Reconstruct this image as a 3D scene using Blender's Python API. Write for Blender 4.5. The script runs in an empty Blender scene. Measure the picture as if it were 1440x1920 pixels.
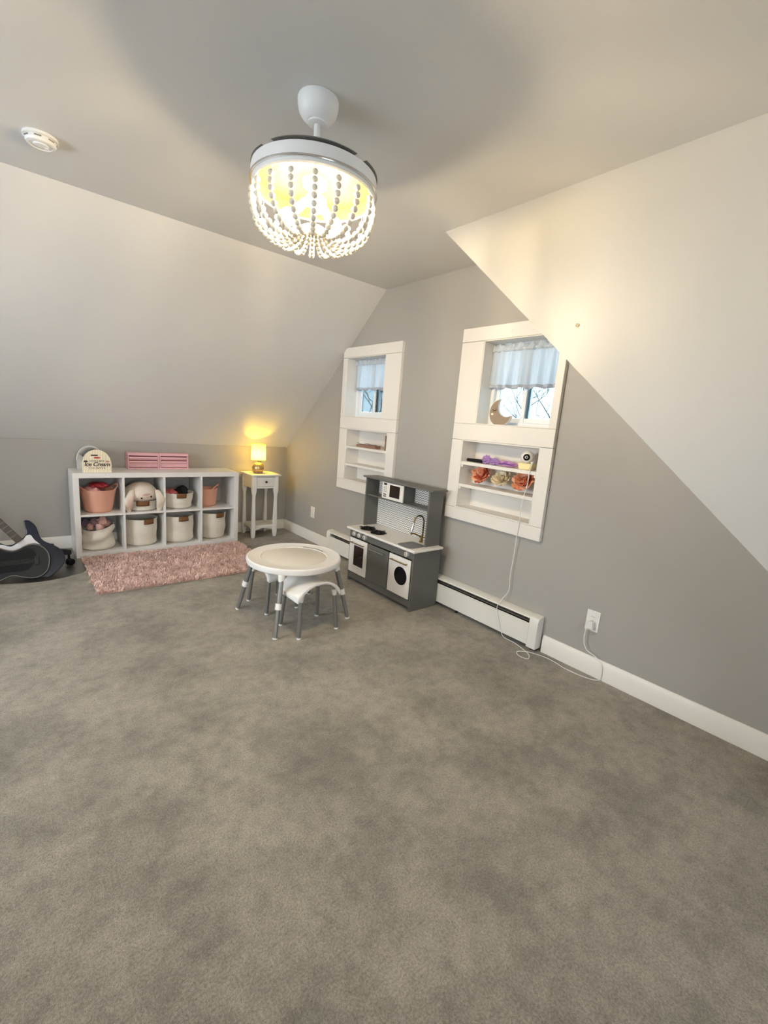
import bpy, bmesh, math, random
from mathutils import Vector, Matrix, noise
random.seed(7)
scene = bpy.context.scene
COL = scene.collection
PI = math.pi

# ------------------------------------------------------------------ camera, world, exposure
F_PX, YAW, PITCH, ROLL, CAM_H = 839.87, 0.7030, 0.1916, 0.0803, 1.3887
def make_camera():
    fw = Vector((math.sin(YAW)*math.cos(PITCH), math.cos(YAW)*math.cos(PITCH), -math.sin(PITCH)))
    r = Vector((math.cos(YAW), -math.sin(YAW), 0)); u = r.cross(fw)
    r2 = math.cos(ROLL)*r + math.sin(ROLL)*u; u2 = -math.sin(ROLL)*r + math.cos(ROLL)*u
    cd = bpy.data.cameras.new('camera'); c = bpy.data.objects.new('camera', cd); COL.objects.link(c)
    c.matrix_world = Matrix(((r2.x, u2.x, -fw.x, 0), (r2.y, u2.y, -fw.y, 0), (r2.z, u2.z, -fw.z, CAM_H), (0, 0, 0, 1)))
    cd.sensor_fit = 'VERTICAL'; cd.sensor_height = 36; cd.sensor_width = 27; cd.lens = F_PX*36/1920
    cd.clip_start = 0.02; scene.camera = c
make_camera()

SKY_COLOR, SKY_STRENGTH = (0.94, 0.965, 1.0), 13.0
EXPOSURE = 0.43
BULB_COLOR, BULB_STRENGTH = (1.0, 0.79, 0.50), 640.0
LAMP_COLOR, LAMP_STRENGTH = (1.0, 0.64, 0.05), 150.0

w = bpy.data.worlds.new('sky'); scene.world = w; w.use_nodes = True
bg = w.node_tree.nodes['Background']; bg.inputs[0].default_value = (*SKY_COLOR, 1); bg.inputs[1].default_value = SKY_STRENGTH
scene.view_settings.view_transform = 'Standard'; scene.view_settings.look = 'None'
scene.view_settings.exposure = EXPOSURE; scene.view_settings.gamma = 1.0
scene.view_settings.use_curve_mapping = False

def portal(name, loc, rot, sx, sy):
    l = bpy.data.lights.new(name, 'AREA'); l.shape = 'RECTANGLE'; l.size = sx; l.size_y = sy; l.cycles.is_portal = True
    o = bpy.data.objects.new(name, l); COL.objects.link(o); o.location = loc; o.rotation_euler = rot
portal('daylight_window_portal', (2.90, 3.52, 1.72), (0, PI/2, 0), .62, .64)
portal('daylight_window_portal', (2.90, 1.845, 1.72), (0, PI/2, 0), .62, .64)
portal('daylight_window_portal', (0, -3.25, 1.5), (PI/2, 0, 0), 1.5, 1.4)  # portal in the added fill window behind the camera
portal('daylight_window_portal', (-2.35, 2.55, 1.475), (0, -PI/2, 0), 1.35, 2.1)  # portal in the added fill window on the left

# ------------------------------------------------------------------ materials
def lin(c):
    return tuple(((x/255)/12.92 if x/255 <= .04045 else ((x/255+.055)/1.055)**2.4) for x in c)
MATS = {}
def mat(name, col, rough=.6, metal=0, var=.06, scale=9, bump=0, bscale=80, spec=.5, coat=0, srgb=True, alpha=1, detail=3):
    if name in MATS: return MATS[name]
    c = lin(col) if srgb else col
    m = bpy.data.materials.new(name); m.use_nodes = True; nt = m.node_tree; b = nt.nodes['Principled BSDF']
    tc = nt.nodes.new('ShaderNodeTexCoord'); n = nt.nodes.new('ShaderNodeTexNoise')
    n.inputs['Scale'].default_value = scale; n.inputs['Detail'].default_value = detail
    nt.links.new(tc.outputs['Object'], n.inputs['Vector'])
    mx = nt.nodes.new('ShaderNodeMix'); mx.data_type = 'RGBA'
    mx.inputs[6].default_value = (*[x*(1-var) for x in c], 1); mx.inputs[7].default_value = (*[min(1, x*(1+var)) for x in c], 1)
    nt.links.new(n.outputs['Fac'], mx.inputs[0]); nt.links.new(mx.outputs[2], b.inputs['Base Color'])
    b.inputs['Roughness'].default_value = rough; b.inputs['Metallic'].default_value = metal
    b.inputs['Specular IOR Level'].default_value = spec; b.inputs['Coat Weight'].default_value = coat; b.inputs['Alpha'].default_value = alpha
    if bump:
        n2 = nt.nodes.new('ShaderNodeTexNoise'); n2.inputs['Scale'].default_value = bscale; n2.inputs['Detail'].default_value = 4
        nt.links.new(tc.outputs['Object'], n2.inputs['Vector'])
        bp = nt.nodes.new('ShaderNodeBump'); bp.inputs['Strength'].default_value = bump; bp.inputs['Distance'].default_value = .01
        nt.links.new(n2.outputs['Fac'], bp.inputs['Height']); nt.links.new(bp.outputs['Normal'], b.inputs['Normal'])
    MATS[name] = m; return m
def emit(name, col, strength):
    m = bpy.data.materials.new(name); m.use_nodes = True; b = m.node_tree.nodes['Principled BSDF']
    b.inputs['Base Color'].default_value = (.9, .85, .7, 1)
    b.inputs['Emission Color'].default_value = (*col, 1); b.inputs['Emission Strength'].default_value = strength
    MATS[name] = m; return m

def carpet_mat():
    m = bpy.data.materials.new('carpet_pile'); m.use_nodes = True; nt = m.node_tree; b = nt.nodes['Principled BSDF']
    N, L = nt.nodes.new, nt.links.new
    tc = N('ShaderNodeTexCoord')
    def nz(scale, detail, rough=.55, dist=0):
        n = N('ShaderNodeTexNoise'); n.inputs['Scale'].default_value = scale; n.inputs['Detail'].default_value = detail
        n.inputs['Roughness'].default_value = rough; n.inputs['Distortion'].default_value = dist
        L(tc.outputs['Object'], n.inputs['Vector']); return n
    big, midn, fine, tuft = nz(2.6, 8, .66, .15), nz(17, 6, .7, .1), nz(150, 4, .75), nz(330, 2)
    r1 = N('ShaderNodeValToRGB'); r1.color_ramp.elements[0].position = .36; r1.color_ramp.elements[1].position = .58
    r1.color_ramp.elements[0].color = (.31, .285, .235, 1); r1.color_ramp.elements[1].color = (.49, .445, .365, 1); L(big.outputs['Fac'], r1.inputs[0])
    r2 = N('ShaderNodeValToRGB'); r2.color_ramp.elements[0].position = .30; r2.color_ramp.elements[1].position = .60
    r2.color_ramp.elements[0].color = (.74, .74, .74, 1); r2.color_ramp.elements[1].color = (1.06, 1.06, 1.06, 1); L(midn.outputs['Fac'], r2.inputs[0])
    r3 = N('ShaderNodeValToRGB'); r3.color_ramp.elements[0].position = .30; r3.color_ramp.elements[1].position = .70
    r3.color_ramp.elements[0].color = (.52, .52, .52, 1); r3.color_ramp.elements[1].color = (1.28, 1.28, 1.28, 1); L(fine.outputs['Fac'], r3.inputs[0])
    m1 = N('ShaderNodeMix'); m1.data_type = 'RGBA'; m1.blend_type = 'MULTIPLY'; m1.inputs[0].default_value = 1
    m2 = N('ShaderNodeMix'); m2.data_type = 'RGBA'; m2.blend_type = 'MULTIPLY'; m2.inputs[0].default_value = 1
    L(r1.outputs[0], m1.inputs[6]); L(r2.outputs[0], m1.inputs[7]); L(m1.outputs[2], m2.inputs[6]); L(r3.outputs[0], m2.inputs[7])
    L(m2.outputs[2], b.inputs['Base Color']); b.inputs['Roughness'].default_value = .95; b.inputs['Specular IOR Level'].default_value = .1
    b.inputs['Sheen Weight'].default_value = .25; b.inputs['Sheen Roughness'].default_value = .5
    ad = N('ShaderNodeMath'); ad.operation = 'ADD'; L(fine.outputs['Fac'], ad.inputs[0]); L(tuft.outputs['Fac'], ad.inputs[1])
    ad2 = N('ShaderNodeMath'); ad2.operation = 'ADD'; L(ad.outputs[0], ad2.inputs[0]); ad2.inputs[1].default_value = 0
    bp = N('ShaderNodeBump'); bp.inputs['Strength'].default_value = .7; bp.inputs['Distance'].default_value = .012
    L(ad2.outputs[0], bp.inputs['Height']); L(bp.outputs['Normal'], b.inputs['Normal'])
    return m
def chevron_mat():
    m = bpy.data.materials.new('chevron_print'); m.use_nodes = True; nt = m.node_tree; b = nt.nodes['Principled BSDF']
    N, L = nt.nodes.new, nt.links.new
    tc = N('ShaderNodeTexCoord'); sp = N('ShaderNodeSeparateXYZ'); L(tc.outputs['Object'], sp.inputs[0])
    pp = N('ShaderNodeMath'); pp.operation = 'PINGPONG'; L(sp.outputs['Y'], pp.inputs[0]); pp.inputs[1].default_value = .017
    ad = N('ShaderNodeMath'); ad.operation = 'MULTIPLY_ADD'; L(pp.outputs[0], ad.inputs[0]); ad.inputs[1].default_value = .75; L(sp.outputs['Z'], ad.inputs[2])
    dv = N('ShaderNodeMath'); dv.operation = 'DIVIDE'; L(ad.outputs[0], dv.inputs[0]); dv.inputs[1].default_value = .0195
    fr = N('ShaderNodeMath'); fr.operation = 'FRACT'; L(dv.outputs[0], fr.inputs[0])
    gt = N('ShaderNodeMath'); gt.operation = 'GREATER_THAN'; L(fr.outputs[0], gt.inputs[0]); gt.inputs[1].default_value = .70
    mx = N('ShaderNodeMix'); mx.data_type = 'RGBA'; mx.inputs[6].default_value = (.80, .78, .74, 1); mx.inputs[7].default_value = (.10, .10, .10, 1)
    L(gt.outputs[0], mx.inputs[0]); L(mx.outputs[2], b.inputs['Base Color']); b.inputs['Roughness'].default_value = .5
    return m
def stripe_mat():
    m = bpy.data.materials.new('cream_stripes'); m.use_nodes = True; nt = m.node_tree; b = nt.nodes['Principled BSDF']
    N, L = nt.nodes.new, nt.links.new
    tc = N('ShaderNodeTexCoord'); sp = N('ShaderNodeSeparateXYZ'); L(tc.outputs['Object'], sp.inputs[0])
    pp = N('ShaderNodeMath'); pp.operation = 'PINGPONG'; L(sp.outputs['X'], pp.inputs[0]); pp.inputs[1].default_value = .006
    gt = N('ShaderNodeMath'); gt.operation = 'GREATER_THAN'; L(pp.outputs[0], gt.inputs[0]); gt.inputs[1].default_value = .0036
    mx = N('ShaderNodeMix'); mx.data_type = 'RGBA'; mx.inputs[6].default_value = (*lin((244, 236, 214)), 1); mx.inputs[7].default_value = (*lin((214, 196, 156)), 1)
    L(gt.outputs[0], mx.inputs[0]); L(mx.outputs[2], b.inputs['Base Color']); b.inputs['Roughness'].default_value = .5
    return m
def cloth_translucent(name, col, tr=.5):
    m = bpy.data.materials.new(name); m.use_nodes = True; nt = m.node_tree; nt.nodes.remove(nt.nodes['Principled BSDF'])
    N, L = nt.nodes.new, nt.links.new; out = nt.nodes['Material Output']
    tc = N('ShaderNodeTexCoord'); n = N('ShaderNodeTexNoise'); n.inputs['Scale'].default_value = 40; L(tc.outputs['Object'], n.inputs['Vector'])
    mx = N('ShaderNodeMix'); mx.data_type = 'RGBA'; mx.inputs[6].default_value = (*[x*.95 for x in col], 1); mx.inputs[7].default_value = (*col, 1); L(n.outputs['Fac'], mx.inputs[0])
    d = N('ShaderNodeBsdfDiffuse'); t = N('ShaderNodeBsdfTranslucent'); L(mx.outputs[2], d.inputs[0]); L(mx.outputs[2], t.inputs[0])
    s = N('ShaderNodeMixShader'); s.inputs[0].default_value = tr; L(d.outputs[0], s.inputs[1]); L(t.outputs[0], s.inputs[2]); L(s.outputs[0], out.inputs[0])
    return m
def glass_mat(name, tint=(.97, .99, 1.0), gl=.08, rough=.02):
    m = bpy.data.materials.new(name); m.use_nodes = True; nt = m.node_tree; nt.nodes.remove(nt.nodes['Principled BSDF'])
    N, L = nt.nodes.new, nt.links.new; out = nt.nodes['Material Output']
    t = N('ShaderNodeBsdfTransparent'); t.inputs[0].default_value = (*tint, 1); g = N('ShaderNodeBsdfGlossy'); g.inputs['Roughness'].default_value = rough
    fr = N('ShaderNodeFresnel'); fr.inputs[0].default_value = 1.45
    mm = N('ShaderNodeMath'); mm.operation = 'MULTIPLY_ADD'; L(fr.outputs[0], mm.inputs[0]); mm.inputs[1].default_value = .8; mm.inputs[2].default_value = gl*.3
    s = N('ShaderNodeMixShader'); L(mm.outputs[0], s.inputs[0]); L(t.outputs[0], s.inputs[1]); L(g.outputs[0], s.inputs[2]); L(s.outputs[0], out.inputs[0])
    return m

P_CEIL = mat('ceiling_white_paint', (.71, .695, .675), .55, var=.015, scale=3, bump=.03, bscale=160, srgb=False, spec=.35)
P_CHEEK = mat('eggshell_white_paint', (.48, .467, .435), .47, var=.015, scale=3, bump=.05, bscale=120, srgb=False, spec=.5)
P_WALL = mat('grey_wall_paint', (.385, .367, .335), .5, var=.02, scale=3, bump=.06, bscale=120, srgb=False, spec=.4)
P_TRIM = mat('white_trim_paint', (.79, .755, .70), .42, var=.02, scale=5, bump=.02, bscale=40, srgb=False)
P_VINYL = mat('white_vinyl', (.82, .84, .86), .35, var=.01, srgb=False)
P_WHITE = mat('white_lacquer', (.78, .76, .73), .38, var=.015, scale=4, srgb=False)
P_FIX = mat('white_enamel', (.80, .80, .79), .35, var=.01, srgb=False)
P_HEAT = mat('heater_enamel', (.76, .74, .68), .4, var=.02, srgb=False)
P_BLACK = mat('black_plastic', (12, 12, 14), .5, var=.1, spec=.3)
P_DARK = mat('dark_void_paint', (22, 22, 22), .6, var=.1)
P_STEEL = mat('brushed_steel', (190, 190, 188), .28, 1, var=.05)
P_GREYM = mat('grey_metal_leg', (135, 134, 130), .38, .55, var=.05)
P_BRASS = mat('aged_brass', (168, 142, 92), .3, 1, var=.08)
CARPET = carpet_mat()
GLASS = glass_mat('window_glass')
DIMMED = glass_mat('sky_dimmed_window_glass', (.33, .40, .43))  # tint darkens the view so the sky does not clip; no screen

# ------------------------------------------------------------------ mesh helpers
class MB:
    def __init__(s): s.v = []; s.f = []
    def add(s, vs, fs):
        o = len(s.v); s.v += [Vector(p) for p in vs]; s.f += [tuple(i+o for i in f) for f in fs]; return s
    def box(s, x0, y0, z0, x1, y1, z1):
        vs = [(x0, y0, z0), (x1, y0, z0), (x1, y1, z0), (x0, y1, z0), (x0, y0, z1), (x1, y0, z1), (x1, y1, z1), (x0, y1, z1)]
        return s.add(vs, [(0, 3, 2, 1), (4, 5, 6, 7), (0, 1, 5, 4), (1, 2, 6, 5), (2, 3, 7, 6), (3, 0, 4, 7)])
    def prism(s, poly, lo, hi, axis='z'):
        n = len(poly); mk = {'x': lambda a, b, t: (t, a, b), 'y': lambda a, b, t: (a, t, b), 'z': lambda a, b, t: (a, b, t)}[axis]
        vs = [mk(a, b, lo) for a, b in poly] + [mk(a, b, hi) for a, b in poly]
        return s.add(vs, [tuple(range(n))[::-1], tuple(range(n, 2*n))] + [(i, (i+1) % n, n+(i+1) % n, n+i) for i in range(n)])
    def tube(s, pts, r, n=8, cap=True, closed=False, squash=1.0):
        pts = [Vector(p) for p in pts]; m = len(pts); rs = r if isinstance(r, (list, tuple)) else [r]*m
        def tan(i):
            if closed: return (pts[(i+1) % m]-pts[i-1]).normalized()
            return (pts[min(i+1, m-1)]-pts[max(i-1, 0)]).normalized()
        t = tan(0); up = Vector((0, 0, 1)) if abs(t.z) < .9 else Vector((1, 0, 0)); a = t.cross(up).normalized(); vs = []
        for i in range(m):
            t = tan(i); a = (a - t*a.dot(t)).normalized(); b = t.cross(a)
            for k in range(n):
                th = 2*PI*k/n; vs.append(pts[i] + a*(rs[i]*math.cos(th)) + b*(rs[i]*squash*math.sin(th)))
        fs = []
        for i in range(m if closed else m-1):
            j = (i+1) % m
            for k in range(n): fs.append((i*n+k, i*n+(k+1) % n, j*n+(k+1) % n, j*n+k))
        if cap and not closed: fs += [tuple(range(n))[::-1], tuple((m-1)*n+k for k in range(n))]
        return s.add(vs, fs)
    def lathe(s, prof, c=(0, 0, 0), n=32, M=None, cap=True):
        vs = []; fs = []; m = len(prof); c = Vector(c)
        for r, z in prof:
            for k in range(n):
                p = Vector((r*math.cos(2*PI*k/n), r*math.sin(2*PI*k/n), z))
                vs.append(c + (M @ p if M else p))
        for i in range(m-1):
            for k in range(n): fs.append((i*n+k, i*n+(k+1) % n, (i+1)*n+(k+1) % n, (i+1)*n+k))
        if cap:
            if prof[0][0] > 1e-5: fs.append(tuple(range(n))[::-1])
            if prof[-1][0] > 1e-5: fs.append(tuple((m-1)*n+k for k in range(n)))
        return s.add(vs, fs)
    def grid(s, fn, nu, nv, wrap=False, skip=None):
        vs = [fn(i/(nu if wrap else nu-1), j/(nv-1)) for j in range(nv) for i in range(nu)]; fs = []
        for j in range(nv-1):
            for i in range(nu if wrap else nu-1):
                if skip and skip((i+.5)/(nu if wrap else nu-1), (j+.5)/(nv-1)): continue
                fs.append((j*nu+i, j*nu+(i+1) % nu, (j+1)*nu+(i+1) % nu, (j+1)*nu+i))
        return s.add(vs, fs)
    def ball(s, c, r, nu=16, nv=10, amp=0, freq=4, seed=0, M=None):
        r = (r, r, r) if not isinstance(r, (tuple, list)) else r; c = Vector(c)
        def fn(u, v):
            th, ph = 2*PI*u, PI*(v-.5); d = Vector((math.cos(ph)*math.cos(th), math.cos(ph)*math.sin(th), math.sin(ph)))
            k = 1 + (amp*noise.noise(d*freq+Vector((seed*3.7, seed*1.3, seed))) if amp else 0)
            p = Vector((d.x*r[0]*k, d.y*r[1]*k, d.z*r[2]*k)); return c + (M @ p if M else p)
        return s.grid(fn, nu, nv, wrap=True)
    def build(s, name, m, parent=None, origin=None, bevel=0, solid=0, sub=0, smooth=38, kind=None, offset=-1, seg=2, fix=True):
        me = bpy.data.meshes.new(name)
        if parent is not None: inv = wm(parent).inverted(); vs = [inv @ p for p in s.v]
        elif origin is not None: o_ = Vector(origin); vs = [p-o_ for p in s.v]
        else: vs = s.v
        me.from_pydata([tuple(p) for p in vs], [], s.f)
        if fix:
            b = bmesh.new(); b.from_mesh(me); bmesh.ops.remove_doubles(b, verts=b.verts, dist=1e-6)
            bmesh.ops.recalc_face_normals(b, faces=b.faces); b.to_mesh(me); b.free()
        if smooth: me.shade_smooth(); me.set_sharp_from_angle(angle=math.radians(smooth))
        me.materials.append(m); o = bpy.data.objects.new(name, me); COL.objects.link(o)
        if parent is not None: o.parent = parent
        elif origin is not None: o.location = origin
        if solid: md = o.modifiers.new('thickness', 'SOLIDIFY'); md.thickness = solid; md.offset = offset
        if bevel: md = o.modifiers.new('bevel', 'BEVEL'); md.width = bevel; md.segments = seg; md.limit_method = 'ANGLE'; md.angle_limit = math.radians(40)
        if sub: md = o.modifiers.new('subdivision', 'SUBSURF'); md.levels = sub; md.render_levels = sub
        if kind: o['kind'] = kind
        return o
def wm(o):
    return (wm(o.parent) if o.parent else Matrix.Identity(4)) @ o.matrix_basis
def B(*a): return MB().box(*a)
def tag(o, label, cat, group=None):
    o['label'] = label; o['category'] = cat
    if group: o['group'] = group
    return o
def thing(name, label, cat, loc, rz=0, group=None):
    o = bpy.data.objects.new(name, None); COL.objects.link(o); o.location = loc; o.rotation_euler = (0, 0, rz); o.empty_display_size = .05
    return tag(o, label, cat, group)
def frame(org, ax, ay, az):
    return Matrix(((ax[0], ay[0], az[0], org[0]), (ax[1], ay[1], az[1], org[1]), (ax[2], ay[2], az[2], org[2]), (0, 0, 0, 1)))
def text(body, size, m, parent, M, name='lettering', shear=0, ext=.0008, space=1, bold=0):
    cu = bpy.data.curves.new(name, 'FONT'); cu.body = body; cu.size = size; cu.align_x = 'CENTER'; cu.align_y = 'CENTER'; cu.extrude = ext; cu.shear = shear
    cu.space_character = space; cu.offset = bold; cu.resolution_u = 3
    t = bpy.data.objects.new(name, cu); COL.objects.link(t); dg = bpy.context.evaluated_depsgraph_get()
    me = bpy.data.meshes.new_from_object(t.evaluated_get(dg)); bpy.data.objects.remove(t)
    me.materials.clear(); me.materials.append(m); me.transform(wm(parent).inverted() @ M)
    o = bpy.data.objects.new(name, me); COL.objects.link(o); o.parent = parent; return o
def spline(pts, n=8):
    pts = [Vector(p) for p in pts]; out = []
    for i in range(len(pts)-1):
        p0, p1, p2, p3 = pts[max(i-1, 0)], pts[i], pts[i+1], pts[min(i+2, len(pts)-1)]
        for k in range(n):
            t = k/n; out.append(.5*((2*p1)+(p2-p0)*t+(2*p0-5*p1+4*p2-p3)*t*t+(3*p1-p0-3*p2+p3)*t**3))
    return out+[pts[-1]]
def rounded_rect(x0, z0, x1, z1, r, n=5):
    out = []
    for cx, cz, a in ((x1-r, z1-r, 0), (x0+r, z1-r, PI/2), (x0+r, z0+r, PI), (x1-r, z0+r, 1.5*PI)):
        for k in range(n+1): t = a+PI/2*k/n; out.append((cx+r*math.cos(t), cz+r*math.sin(t)))
    return out

# ------------------------------------------------------------------ room shell
XR, YB, ZK, ZC, YA = 2.640, 5.061, 1.023, 2.554, 3.321      # gable wall, knee wall, knee height, ceiling, slope top
XC, YC, SR = 2.100, 2.117, .866                             # dormer cheek plane, apex, right roof pitch
XL, YF, YN, T = -2.3, -3.2, -.2, .2
def struct(o, kind='structure'): o['kind'] = kind; return o
ST = 'structure'
B(XL-T, YF-T, -.2, XR+T, YB+T, 0).build('floor', CARPET, kind=ST, smooth=0)
B(XL-T, YF-T, ZC, XR+T, YA, ZC+.15).build('ceiling', P_CEIL, kind=ST, smooth=0)
MB().prism([(YA, ZC), (YB, ZK), (YB+.14, ZK+.0), (YB+.14, ZK+.16), (YA, ZC+.2)], XL-T, XR, 'x').build('ceiling_slope_back', P_CEIL, kind=ST, smooth=0)
B(XL, YB, 0, XR, YB+.13, ZK-.001).build('wall_back', P_WALL, kind=ST, smooth=0)
def wall_holes(x0, x1, ys, zs, holes):
    b = MB(); ya = sorted(set([ys[0], ys[1]]+[h[0] for h in holes]+[h[1] for h in holes])); za = sorted(set([zs[0], zs[1]]+[h[2] for h in holes]+[h[3] for h in holes]))
    for i in range(len(ya)-1):
        for j in range(len(za)-1):
            cy, cz = (ya[i]+ya[i+1])/2, (za[j]+za[j+1])/2
            if not any(h[0] < cy < h[1] and h[2] < cz < h[3] for h in holes): b.box(x0, ya[i], za[j], x1, ya[i+1], za[j+1])
    return b
W1 = (3.222, 3.822, 1.440, 2.003); W2 = (1.550, 2.140, 1.446, 2.022)      # window openings
N1 = (3.120, 3.765, .815, 1.325); N2 = (1.590, 2.245, .815, 1.327)        # niche openings
wall_holes(XR, XR+.17, (YN-.05, YB), (0, ZC), [W1, W2, N1, N2]).build('wall_right', P_WALL, kind=ST, smooth=0)
# dormer cheek: vertical wall in front of the gable, its lower edge following the roof pitch down to the nook
zn = ZC-SR*(YC-YN)
MB().prism([(YC, ZC), (YN, zn), (YN, 0), (YF, 0), (YF, ZC)], XC, XC+.10, 'x').build('wall_dormer_cheek', P_CHEEK, kind=ST, smooth=0)
MB().prism([(YC+.0, ZC), (YC+.0, ZC-.001), (YN, zn), (YN, zn+.25)], XC+.10, XR, 'x').build('ceiling_slope_right', P_CEIL, kind=ST, smooth=0)
B(XC+.10, YN-.1, 0, XR, YN, zn+.1).build('wall_nook', P_WALL, kind=ST, smooth=0)
LW = (1.5, 3.6, .80, 2.15)  # opening for the added fill window in the left wall
wall_holes(XL-T, XL, (YF, YB), (0, ZC), [LW]).build('wall_left', P_WALL, kind=ST, smooth=0)
D = (-.75, .75, .80, 2.20)  # opening for the added fill window behind the camera
bw = MB()
bw.box(XL, YF-T, 0, D[0], YF, ZC).box(D[1], YF-T, 0, XC, YF, ZC).box(D[0], YF-T, 0, D[1], YF, D[2]).box(D[0], YF-T, D[3], D[1], YF, ZC)
bw.build('wall_front', P_CHEEK, kind=ST, smooth=0)
# baseboards
BBP = [(0, 0), (.016, 0), (.016, .088), (.013, .094), (.013, .1), (.009, .106), (.008, .113), (.004, .117), (0, .117)]
MB().prism([(YB-a, z) for a, z in BBP], XL, XR-.0165, 'x').build('baseboard_back', P_TRIM, kind=ST)
MB().prism([(XR-a, z) for a, z in BBP], 3.965, YB-.001, 'y').build('baseboard_right', P_TRIM, kind=ST)
MB().prism([(XR-a, z) for a, z in BBP], YN, 1.385, 'y').build('baseboard_right_nook', P_TRIM, kind=ST)

# ------------------------------------------------------------------ board surrounds with niches, windows
XF = XR-.032
def surround(idx, y0, y1, z0, z1, win, nic, shelves, lab):
    root = bpy.data.objects.new(f'trim_{idx}', None); COL.objects.link(root); root.location = (XR, (y0+y1)/2, z0); root['kind'] = ST; root['label'] = lab
    g = .0012
    def board(poly): MB().prism(poly, XF, XR-.0005, 'x').build('board', P_TRIM, root, bevel=.002)
    def rect(a, b, c, d): board([(a, c), (b, c), (b, d), (a, d)])
    if idx == 1:   # the top corner is cut to the roof slope
        k = (ZC-ZK)/(YB-YA); zs = lambda y: ZK+(YB-y)*k-.004
        yt = YB-(z1+.004-ZK)/k
        board([(y0, win[3]+g), (y0, z1), (yt, z1), (y1, zs(y1)), (y1, win[3]+g)])
    else: rect(y0, y1, win[3]+g, z1)
    rect(y0, win[0], win[2], win[3]-g); rect(win[1], y1, win[2], win[3]-g)
    rect(y0, y1, nic[3]+g, win[2]-g)
    rect(y0, nic[0], nic[2], nic[3]-g); rect(nic[1], y1, nic[2], nic[3]-g)
    rect(y0, y1, z0, nic[2]-g)
    # niche lining
    xb = XR+.135; t = .008
    l = MB().box(xb, nic[0]+t, nic[2]+t, xb+t, nic[1]-t, nic[3]-t)
    l.box(XF+.004, nic[0], nic[2], xb+t, nic[0]+t, nic[3]).box(XF+.004, nic[1]-t, nic[2], xb+t, nic[1], nic[3])
    l.box(XF+.004, nic[0]+t, nic[2], xb+t, nic[1]-t, nic[2]+t).box(XF+.004, nic[0]+t, nic[3]-t, xb+t, nic[1]-t, nic[3])
    l.build('niche_lining', P_TRIM, root, smooth=0)
    for z in shelves:
        B(XF+.006, nic[0]+t+.001, z-.024, xb-.001, nic[1]-t-.001, z).build('shelf', P_TRIM, root, bevel=.002)
        for yy in (nic[0]+t, nic[1]-t-.018): B(XF+.012, yy+.0005, z-.042, xb-.002, yy+.0175, z-.0245).build('shelf_cleat', P_TRIM, root, bevel=.0015)
    # window reveal
    l = MB(); x1 = XR+.13
    l.box(XF+.004, win[0]-.0, win[2]-.0, x1, win[0]+.006, win[3]).box(XF+.004, win[1]-.006, win[2], x1, win[1], win[3])
    l.box(XF+.004, win[0]+.006, win[2], x1, win[1]-.006, win[2]+.006).box(XF+.004, win[0]+.006, win[3]-.006, x1, win[1]-.006, win[3])
    l.build('window_reveal', P_TRIM, root, smooth=0)
    # plugs over screws
    for (yy, zz) in (((y0+y1)/2, (nic[3]+win[2])/2), (y1-.05, 1.05), (y0+.05 if idx == 2 else y0+.09, 1.14), ((y0+y1)/2-.03, z0+.045), (y1-.09 if idx == 2 else y1-.03, 1.75), ((y0+y1)/2, z1-.05)):
        MB().lathe([(0, .0015), (.009, .0015), (.0105, 0)], (XF-.0002, yy, zz), 14, Matrix.Rotation(-PI/2, 3, 'Y'), cap=False).build('screw_plug', P_TRIM, root)
    # sliding window
    o = MB(); a, b_, c, d = win; x0, x1 = XR+.105, XR+.165
    fw_ = .03
    for q in ((a, a+fw_, c, d), (b_-fw_, b_, c, d), (a+fw_, b_-fw_, c, c+fw_), (a+fw_, b_-fw_, d-fw_, d)): o.box(x0, q[0], q[2], x1, q[1], q[3])
    win_o = o.build(f'window_{idx}', P_VINYL, bevel=.002, origin=(XR+.13, (a+b_)/2, c), kind=ST)
    win_o['label'] = 'white vinyl two-sash sliding window above the shelf niche'
    mid = (a+b_)/2
    for k, (s0, s1) in enumerate(((a+fw_, mid+.025), (mid-.025, b_-fw_))):
        xs0 = x0+.008+k*.022; xs1 = xs0+.02; sb = MB(); sf = .032
        for q in ((s0, s0+sf, c+fw_, d-fw_), (s1-sf, s1, c+fw_, d-fw_), (s0+sf, s1-sf, c+fw_, c+fw_+sf), (s0+sf, s1-sf, d-fw_-sf, d-fw_)): sb.box(xs0, q[0]+.0005, q[2]+.0005, xs1, q[1]-.0005, q[3]-.0005)
        so = sb.build('sash', P_VINYL, win_o, bevel=.0015)
        B(xs0+.008, s0+sf, c+fw_+sf, xs0+.011, s1-sf, d-fw_-sf).build('pane', DIMMED, so, smooth=0)
    return root
surround(1, 3.010, 3.882, .718, 2.096, W1, N1, (1.157, .983), 'white board surround of the window and niche behind the play kitchen')
surround(2, 1.5025, 2.342, .724, 2.116, W2, N2, (1.168, 1.000), 'white board surround of the window and niche holding flowers')
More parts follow.
